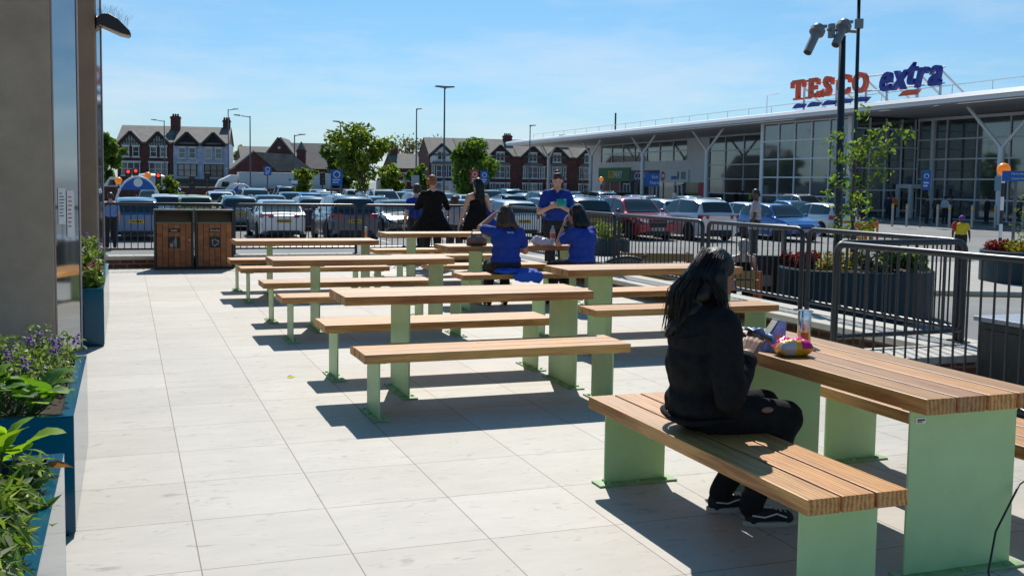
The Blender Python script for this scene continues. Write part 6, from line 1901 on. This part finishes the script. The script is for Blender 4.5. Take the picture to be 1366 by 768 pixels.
# two seated colleagues in blue
X, Y_ = at_y(676, 12.53), 12.53
J = sit(); J['face'] = (.25, .85, -.3); J['head'] = (.01, .05, 1.20)
J['elL'] = (-.30, .16, 1.02); J['wrL'] = (-.10, .20, 1.19); J['hdL'] = (.6, -.1, .6); J['hnL'] = (.6, -.2, -.3)
J['elR'] = (.30, .12, .72); J['wrR'] = (.16, .36, .80)
tt, P, R, so = person('person in a blue shirt with brown hair, seated with an elbow raised to the hair', X, Y_, 0, -.05, J, BLUECLOTH, DARKCLOTH, SKIN, (shoulderhair, HAIRBR), 'short', .012, tops=1.12, tname='shirt')
text('TESCO', .030, WHITE, so, (.01, -.152, .975), (pi / 2 - .2, 0, 0), name='back_print', ext=.0015)
X2, Y2 = at_y(778, 12.45), 12.45
J = sit(); J['face'] = (-.35, .85, -.25); J['head'] = (-.05, .08, 1.20); J['neck'] = (-.02, .03, 1.06)
J['elL'] = (-.22, .22, .82); J['wrL'] = (-.13, .20, 1.06); J['hdL'] = (.1, -.1, 1); J['hnL'] = (.6, -.6, 0); J['elR'] = (.28, .14, .74); J['wrR'] = (.1, .34, .82)
tt, P, R, so = person('person in a blue shirt with black curly bob hair, seated leaning on one elbow', X2, Y2, 0, .45, J, BLUECLOTH, DARKCLOTH, SKIN, (bobhair, HAIRB), 'short', .012, tops=1.18, tname='shirt')
g = MB(); g.tube([V(J['wrL']) + V((-.03, 0, -.03)), V(J['wrL']) + V((.032, 0, -.03))], .03, 10); g.build('watch', PLAS, tt)
# standing people by the back railing
X, Y_ = at_y(577, 18.7), 18.7
J = stand(1.72); J['face'] = (.55, .8, -.2); J['elL'] = (-.28, .10, 1.12); J['wrL'] = (-.10, .30, 1.18); J['elR'] = (.30, .10, 1.12); J['wrR'] = (.26, .34, 1.22); J['hdR'] = (.2, .9, .1)
person('ginger haired person with a bun in a flared black coat, standing at the back railing', X, Y_, 0, -.15, J, BLACKCLOTH, DARKCLOTH, SKIN2, (bunhair, HAIRRED), 'long', .014, tops=1.12, tname='coat', skirt=(.40, .62))
X, Y_ = at_y(637, 18.3), 18.3
J = stand(1.68); J['elL'] = (-.26, .0, 1.06); J['wrL'] = (-.32, .06, .82); J['elR'] = (.27, .04, 1.08); J['wrR'] = (.20, .24, 1.06); J['face'] = (-.25, .95, -.05)
person('long dark haired person in a black strappy vest dress, standing at the railing', X, Y_, 0, .0, J, BLACKCLOTH, DARKCLOTH, SKIN2, (longhair, HAIRB), 'vest', .013, tname='vest_dress', skirt=(.26, .55))
p = V((X, Y_, 0)) + V((.25, .08, 0))
jk_ = thing('blue_jacket', 'blue jacket hung over the bare arm of the person in the vest dress', 'jacket', (p.x, p.y, .86))
j_o = blob('fabric', [('e', (0, 0, .12), (.10, .07, .20)), ('e', (.05, .02, -.05), (.10, .06, .16)), ('e', (-.03, 0, -.15), (.07, .05, .12))], BLUECLOTH, jk_, .012, 3); wrinkle(j_o, .018, 11, 1)
X, Y_ = at_y(607, 20.6), 20.6
J = stand(1.36); J['face'] = (.3, .95, 0)
person('child in a pale grey shirt with blue trim and dark shorts, standing beyond the railing', X, Y_, -.06, -.3, J, mat('grey_tshirt', (.36, .37, .40), .85), mat('dark_shorts', (.03, .032, .04), .9), SKIN2, (cap, HAIRBR), 'short', .014, tops=.82, bottoms='shorts')
X, Y_ = at_y(556, 20.3), 20.3
J = stand(1.60)
person('person in a bright blue top beyond the railing, mostly hidden by the black coat', X, Y_, -.05, .2, J, BLUECLOTH, DARKCLOTH, SKIN2, (cap, HAIRBR), 'short', .014, tops=1.05)
# people outside
X, Y_ = at_y(1009, 21.5), 21.5
J = stand(1.72); J['face'] = (-.9, .3, 0)
person('dark haired person in a pale striped polo walking past beyond the right railing', X, Y_, GZ + .42, .8, J, mat('striped_shirt', (.42, .36, .36), .85, var=.35, vscale=3, stretch=(.2, .2, 14)), mat('dark_shorts'), SKIN3, (cap, HAIRB), 'short', .014)
p = onz(993, 394, GZ)
J = sit(.45); J['face'] = (-.2, 1, 0)
dch = V((p.x, p.y, 0)).normalized()
CHX, CHY = at_y(994, 15.6), 15.6
person('grey haired person in a black vest sitting on the orange armed chair, seen from behind', CHX, CHY, GZ - .02, -.45, J, BLACKCLOTH, DARKCLOTH, SKIN2, (lambda P, R: [('e', P(0, -.018, .035), (.092, .105, .098), R), ('e', P(0, -.045, -.04), (.088, .07, .09), R)], mat('grey_hair', (.34, .32, .31), .5, var=.2, vscale=20)), 'vest', .014)
ch_ = thing('garden_chair', 'timber backed chair with bright orange side frames, below the grey haired person', 'chair', (CHX, CHY, GZ), -.45)
g = MB(); g.box(-.27, .27, -.24, .24, .40, .44); g.build('seat', WOOD, ch_)
g = MB()
for k in range(2): g.box(-.24, .24, -.27, -.245, .46 + k * .16, .60 + k * .16)
g.build('backrest', mat('tan_wood', (.38, .21, .07), .6), ch_)
for s in (-1, 1):
    g = MB(); g.prism([(-.34, 0), (-.26, 0), (-.24, .76), (-.29, .76)], s * .27 - .03, s * .27 + .03, 'x'); g.prism([(-.24, .58), (.3, .58), (.34, 0), (.28, 0), (.25, .53), (-.24, .53)], s * .27 - .03, s * .27 + .03, 'x'); g.build('side_frame', ORANGE, ch_)
# lectern-like black litter bin beside the chair
p = V((at_y(1026, 16.4), 16.4, GZ))
t = thing('litter_bin', 'black open fronted outdoor bin with a sloping pale top right of the grey haired person', 'litter bin', p, -.5)
g = MB(); g.box(-.32, -.27, -.25, .25, 0, 1.42); g.box(.27, .32, -.25, .25, 0, 1.42); g.box(-.27, .27, -.24, .25, 0, .95); g.build('case', PLAS, t, bevel=.01)
g = MB(); g.prism([(-.30, 1.421), (.30, 1.46), (.30, 1.51), (-.30, 1.47)], -.36, .36, 'x'); g.build('lid', mat('cabinet_top'), t)
g = MB(); g.box(-.1, .1, -.246, -.2405, .4, .6); g.build('emblem', mat('grey_print'), t)
# timber bench with a hooped canopy, right of the seated people
p = V((at_y(884, 16.6), 16.6, GZ))
t = thing('timber_planter_bench', 'brown timber slatted box bench standing beyond the railing before the red car', 'bench', p, -.35)
g = MB()
for k in range(3): g.box(-.75, .55, -.22, -.18, .52 + k * .17, .66 + k * .17)
g.build('slats', mat('tan_wood'), t); g = MB(); g.box(-.75, -.70, -.18, .3, 0, 1.0); g.box(.50, .55, -.18, .3, 0, 1.0); g.box(-.69, .49, -.17, .3, .0, .5); g.build('frame', PLAS, t)
p = V((at_y(838, 15.9), 15.9, GZ))
t = thing('pushchair', 'pushchair with a dark rimmed grey hood beyond the railing, beside the teal planter', 'pushchair', p, -.4)
hood = [(.5 * cos(pi * k / 12), .5 * sin(pi * k / 12)) for k in range(7, 13)]
g = MB(); 
ptsA = [(-.55 * cos(pi * k / 14), 0, .58 + .42 * sin(pi * k / 14)) for k in range(1, 10)]
for (x0, _, z0), (x1, _, z1) in zip(ptsA, ptsA[1:]): g.quad((x0, -.25, z0), (x1, -.25, z1), (x1, .25, z1), (x0, .25, z0))
g.prism([(-.53, .55)] + [(x, z) for x, _, z in ptsA] + [(.1, .55)], -.252, -.245, 'y'); g.build('hood', mat('taupe_cloth', (.22, .19, .18), .9), t)
g = MB(); g.tube([(x, -.255, z) for x, _, z in ptsA], .022, 8); g.tube([(.15, -.22, .95), (-.45, -.22, .12)], .016, 8); g.tube([(-.2, -.22, .55), (.35, -.22, .12)], .016, 8); g.tube([(.15, -.22, .95), (.32, -.22, 1.02), (.32, .22, 1.02)], .016, 8); g.build('frame', PLAS, t)
g = MB(); g.box(-.4, .2, -.2, .2, .38, .54); g.build('seat', mat('taupe_cloth'), t)
for x in (-.45, .35):
    for y in (-.24, .24):
        g = MB(); g.lathe([(.05, .02), (.12, .02), (.12, -.02), (.05, -.02)], seg=16, M=Matrix.Translation((x, y, .12)) @ Matrix.Rotation(pi / 2, 4, 'X')); g.build('wheel', TYRE, t)
# passer-by in yellow with a purple scarf
p = onz(1286, 348, GZ)
X, Y_ = at_y(1285, 26.0), 26.0
J = stand(1.36); J['face'] = (-.7, .7, -.1)
tt, P, R, so = person('passer-by in a red and yellow top with a purple headscarf, beyond the railings at right', X, Y_, GZ, -.9, J, mat('yellow_cloth', (.75, .52, .02), .8), DARKCLOTH, SKIN3, (lambda P, R: [('e', P(0, -.015, .035), (.09, .10, .09), R)], mat('purple_scarf', (.16, .03, .30), .7)), 'short', .014, tops=.95)
g = MB(); g.ball(tuple(V(J['shL']) + V((-.02, 0, -.05))), (.10, .09, .16), 12); g.build('red_sleeve', mat('red_cloth', (.55, .02, .03), .8), so, smooth=True)
# person beside the blue hatchback
X, Y_ = at_y(147, 34), 34
person('person in a pale blue shirt standing beside the mid blue hatchback at far left', X, Y_, GZ, .2, stand(1.74), mat('pale_blue_shirt', (.16, .26, .52), .85), DARKCLOTH, SKIN, (cap, HAIRBR), 'short', .02)
# shoppers before the store
for px, Yp, c1, lab in ((1238, 50.5, (.015, .015, .017), 'shopper in black walking before the glass, left of the trolley group'), (1250, 51.5, (.03, .03, .035), 'shopper in dark grey behind the second bollard'), (1262, 50.2, (.45, .46, .50), 'shopper in a pale top pushing a trolley'),
                         (1270, 50.6, (.10, .11, .14), 'shopper in slate blue beside the trolley'), (1318, 50.0, (.012, .012, .014), 'shopper in black standing left of the forked post at right'), (1186, 56, (.015, .02, .05), 'shopper in navy by the store entrance'), (1193, 57, (.75, .16, .02), 'attendant in an orange vest by the store entrance')):
    Xp = at_y(px, Yp)
    person(lab, Xp, Yp, GZ + .1, random.Random(px).uniform(-2, 2), stand(1.7), mat(f'shopper_cloth_{px}', c1, .85), DARKCLOTH, SKIN, (cap, HAIRB), 'long', .03, hands=True)
for px, Yp, c1, lab in ((900, 80, (.5, .5, .52), 'shopper in white before the poster window'), (982, 79.5, (.015, .015, .018), 'shopper in black before the tall glass, left one'), (991, 79, (.02, .02, .03), 'shopper in black before the tall glass, right one'), (1001, 79, (.45, .6, .05), 'worker in a yellow high visibility vest before the tall glass')):
    person(lab, at_y(px, Yp), Yp, GZ + .1, random.Random(px).uniform(-2, 2), stand(1.7), mat(f'shopper_cloth_{px}', c1, .85), DARKCLOTH, SKIN, (cap, HAIRB), 'long', .03)

# ---- items on and by the blue shirts' table
p = aty(639, 330, 13.0); hb = thing('handbag', 'taupe handbag on the table left of the person with brown hair', 'handbag', (p.x, 13.1, .7705), .1)
ho_ = blob('bag', [('e', (0, 0, .07), (.15, .08, .075)), ('c', (-.12, 0, .025), (.12, 0, .025), .03, .03), ('c', (-.05, 0, .13), (.05, 0, .13), .035, .035)], mat('taupe_leather', (.20, .14, .11), .55), hb, .012, 2)
g = MB(); g.tube([(-.08, 0, .14), (-.06, .0, .20), (.06, 0, .20), (.08, 0, .14)], .008, 6); g.build('handle', mat('taupe_leather'), hb)
p = aty(737, 325, 13.05); bt = thing('water_bottle', 'clear plastic water bottle with a red and green label on the shared table', 'bottle', (p.x, 13.05, .7705))
g = MB(); g.lathe([(.034, 0), (.038, .01), (.036, .06), (.038, .07), (.038, .17), (.030, .205), (.014, .235), (.014, .25)], seg=20); g.build('bottle', mat('clear_plastic_bottle', (.55, .68, .75), .1, alpha=.45), bt, smooth=True)
g = MB(); g.lathe([(.0385, .10), (.0385, .165)], seg=20); g.build('label', mat('label_print', (.45, .10, .08), .5, var=.6, vscale=14), bt)
g = MB(); g.lathe([(.016, .24), (.016, .262), (.001, .262)], seg=14); g.build('cap', mat('cap_blue', (.05, .3, .6), .4), bt)
p = aty(722, 333, 12.98); pb = thing('plastic_bag', 'crumpled pale plastic bag lying on the shared table beside the bottle', 'plastic bag', (p.x, 13.0, .7705))
b_o = blob('bag', [('e', (0, 0, .05), (.13, .08, .05)), ('e', (-.06, 0, .07), (.07, .06, .055)), ('e', (.1, .02, .03), (.09, .06, .03))], mat('white_film', (.62, .62, .70), .25, trans=.3), pb, .012, 1); wrinkle(b_o, .022, 16, 4)
p = V((at_y(690, 12.4), 12.38, .46)); bj = thing('blue_jacket', 'bright blue jacket draped over the bench behind the person with brown hair', 'jacket', p)
b_o = blob('fabric', [('e', (-.12, 0, .03), (.18, .14, .035)), ('e', (.10, -.06, .03), (.16, .12, .035)), ('e', (.05, -.18, -.03), (.16, .025, .07)), ('e', (.22, -.15, -.04), (.08, .04, .08))], mat('bright_blue_cloth', (.015, .09, .55), .75), bj, .012, 2); wrinkle(b_o, .016, 12, 6)
# orange barriers
for i, px in enumerate((1152, 1166)):
    p = aty(px, 300, 30.5)
    t = thing('barrier', f'orange plastic pedestrian barrier behind the young tree, {"left" if i == 0 else "right"} of the pair', 'barrier', (p.x, 30.5 + i * .3, GZ), -.3)
    g = MB(); g.box(-.36, .36, -.03, .03, .78, 1.0); g.box(-.36, .36, -.03, .03, .18, .32)
    for k in range(4): g.box(-.36 + k * .22, -.30 + k * .22, -.028, .028, .32, .78)
    g.build('panel', ORANGE, t); g = MB(); g.box(-.3, -.22, -.2, .2, 0, .18); g.box(.22, .3, -.2, .2, 0, .18); g.build('feet', PLAS, t)
bpy.data.scenes.remove(WORK)
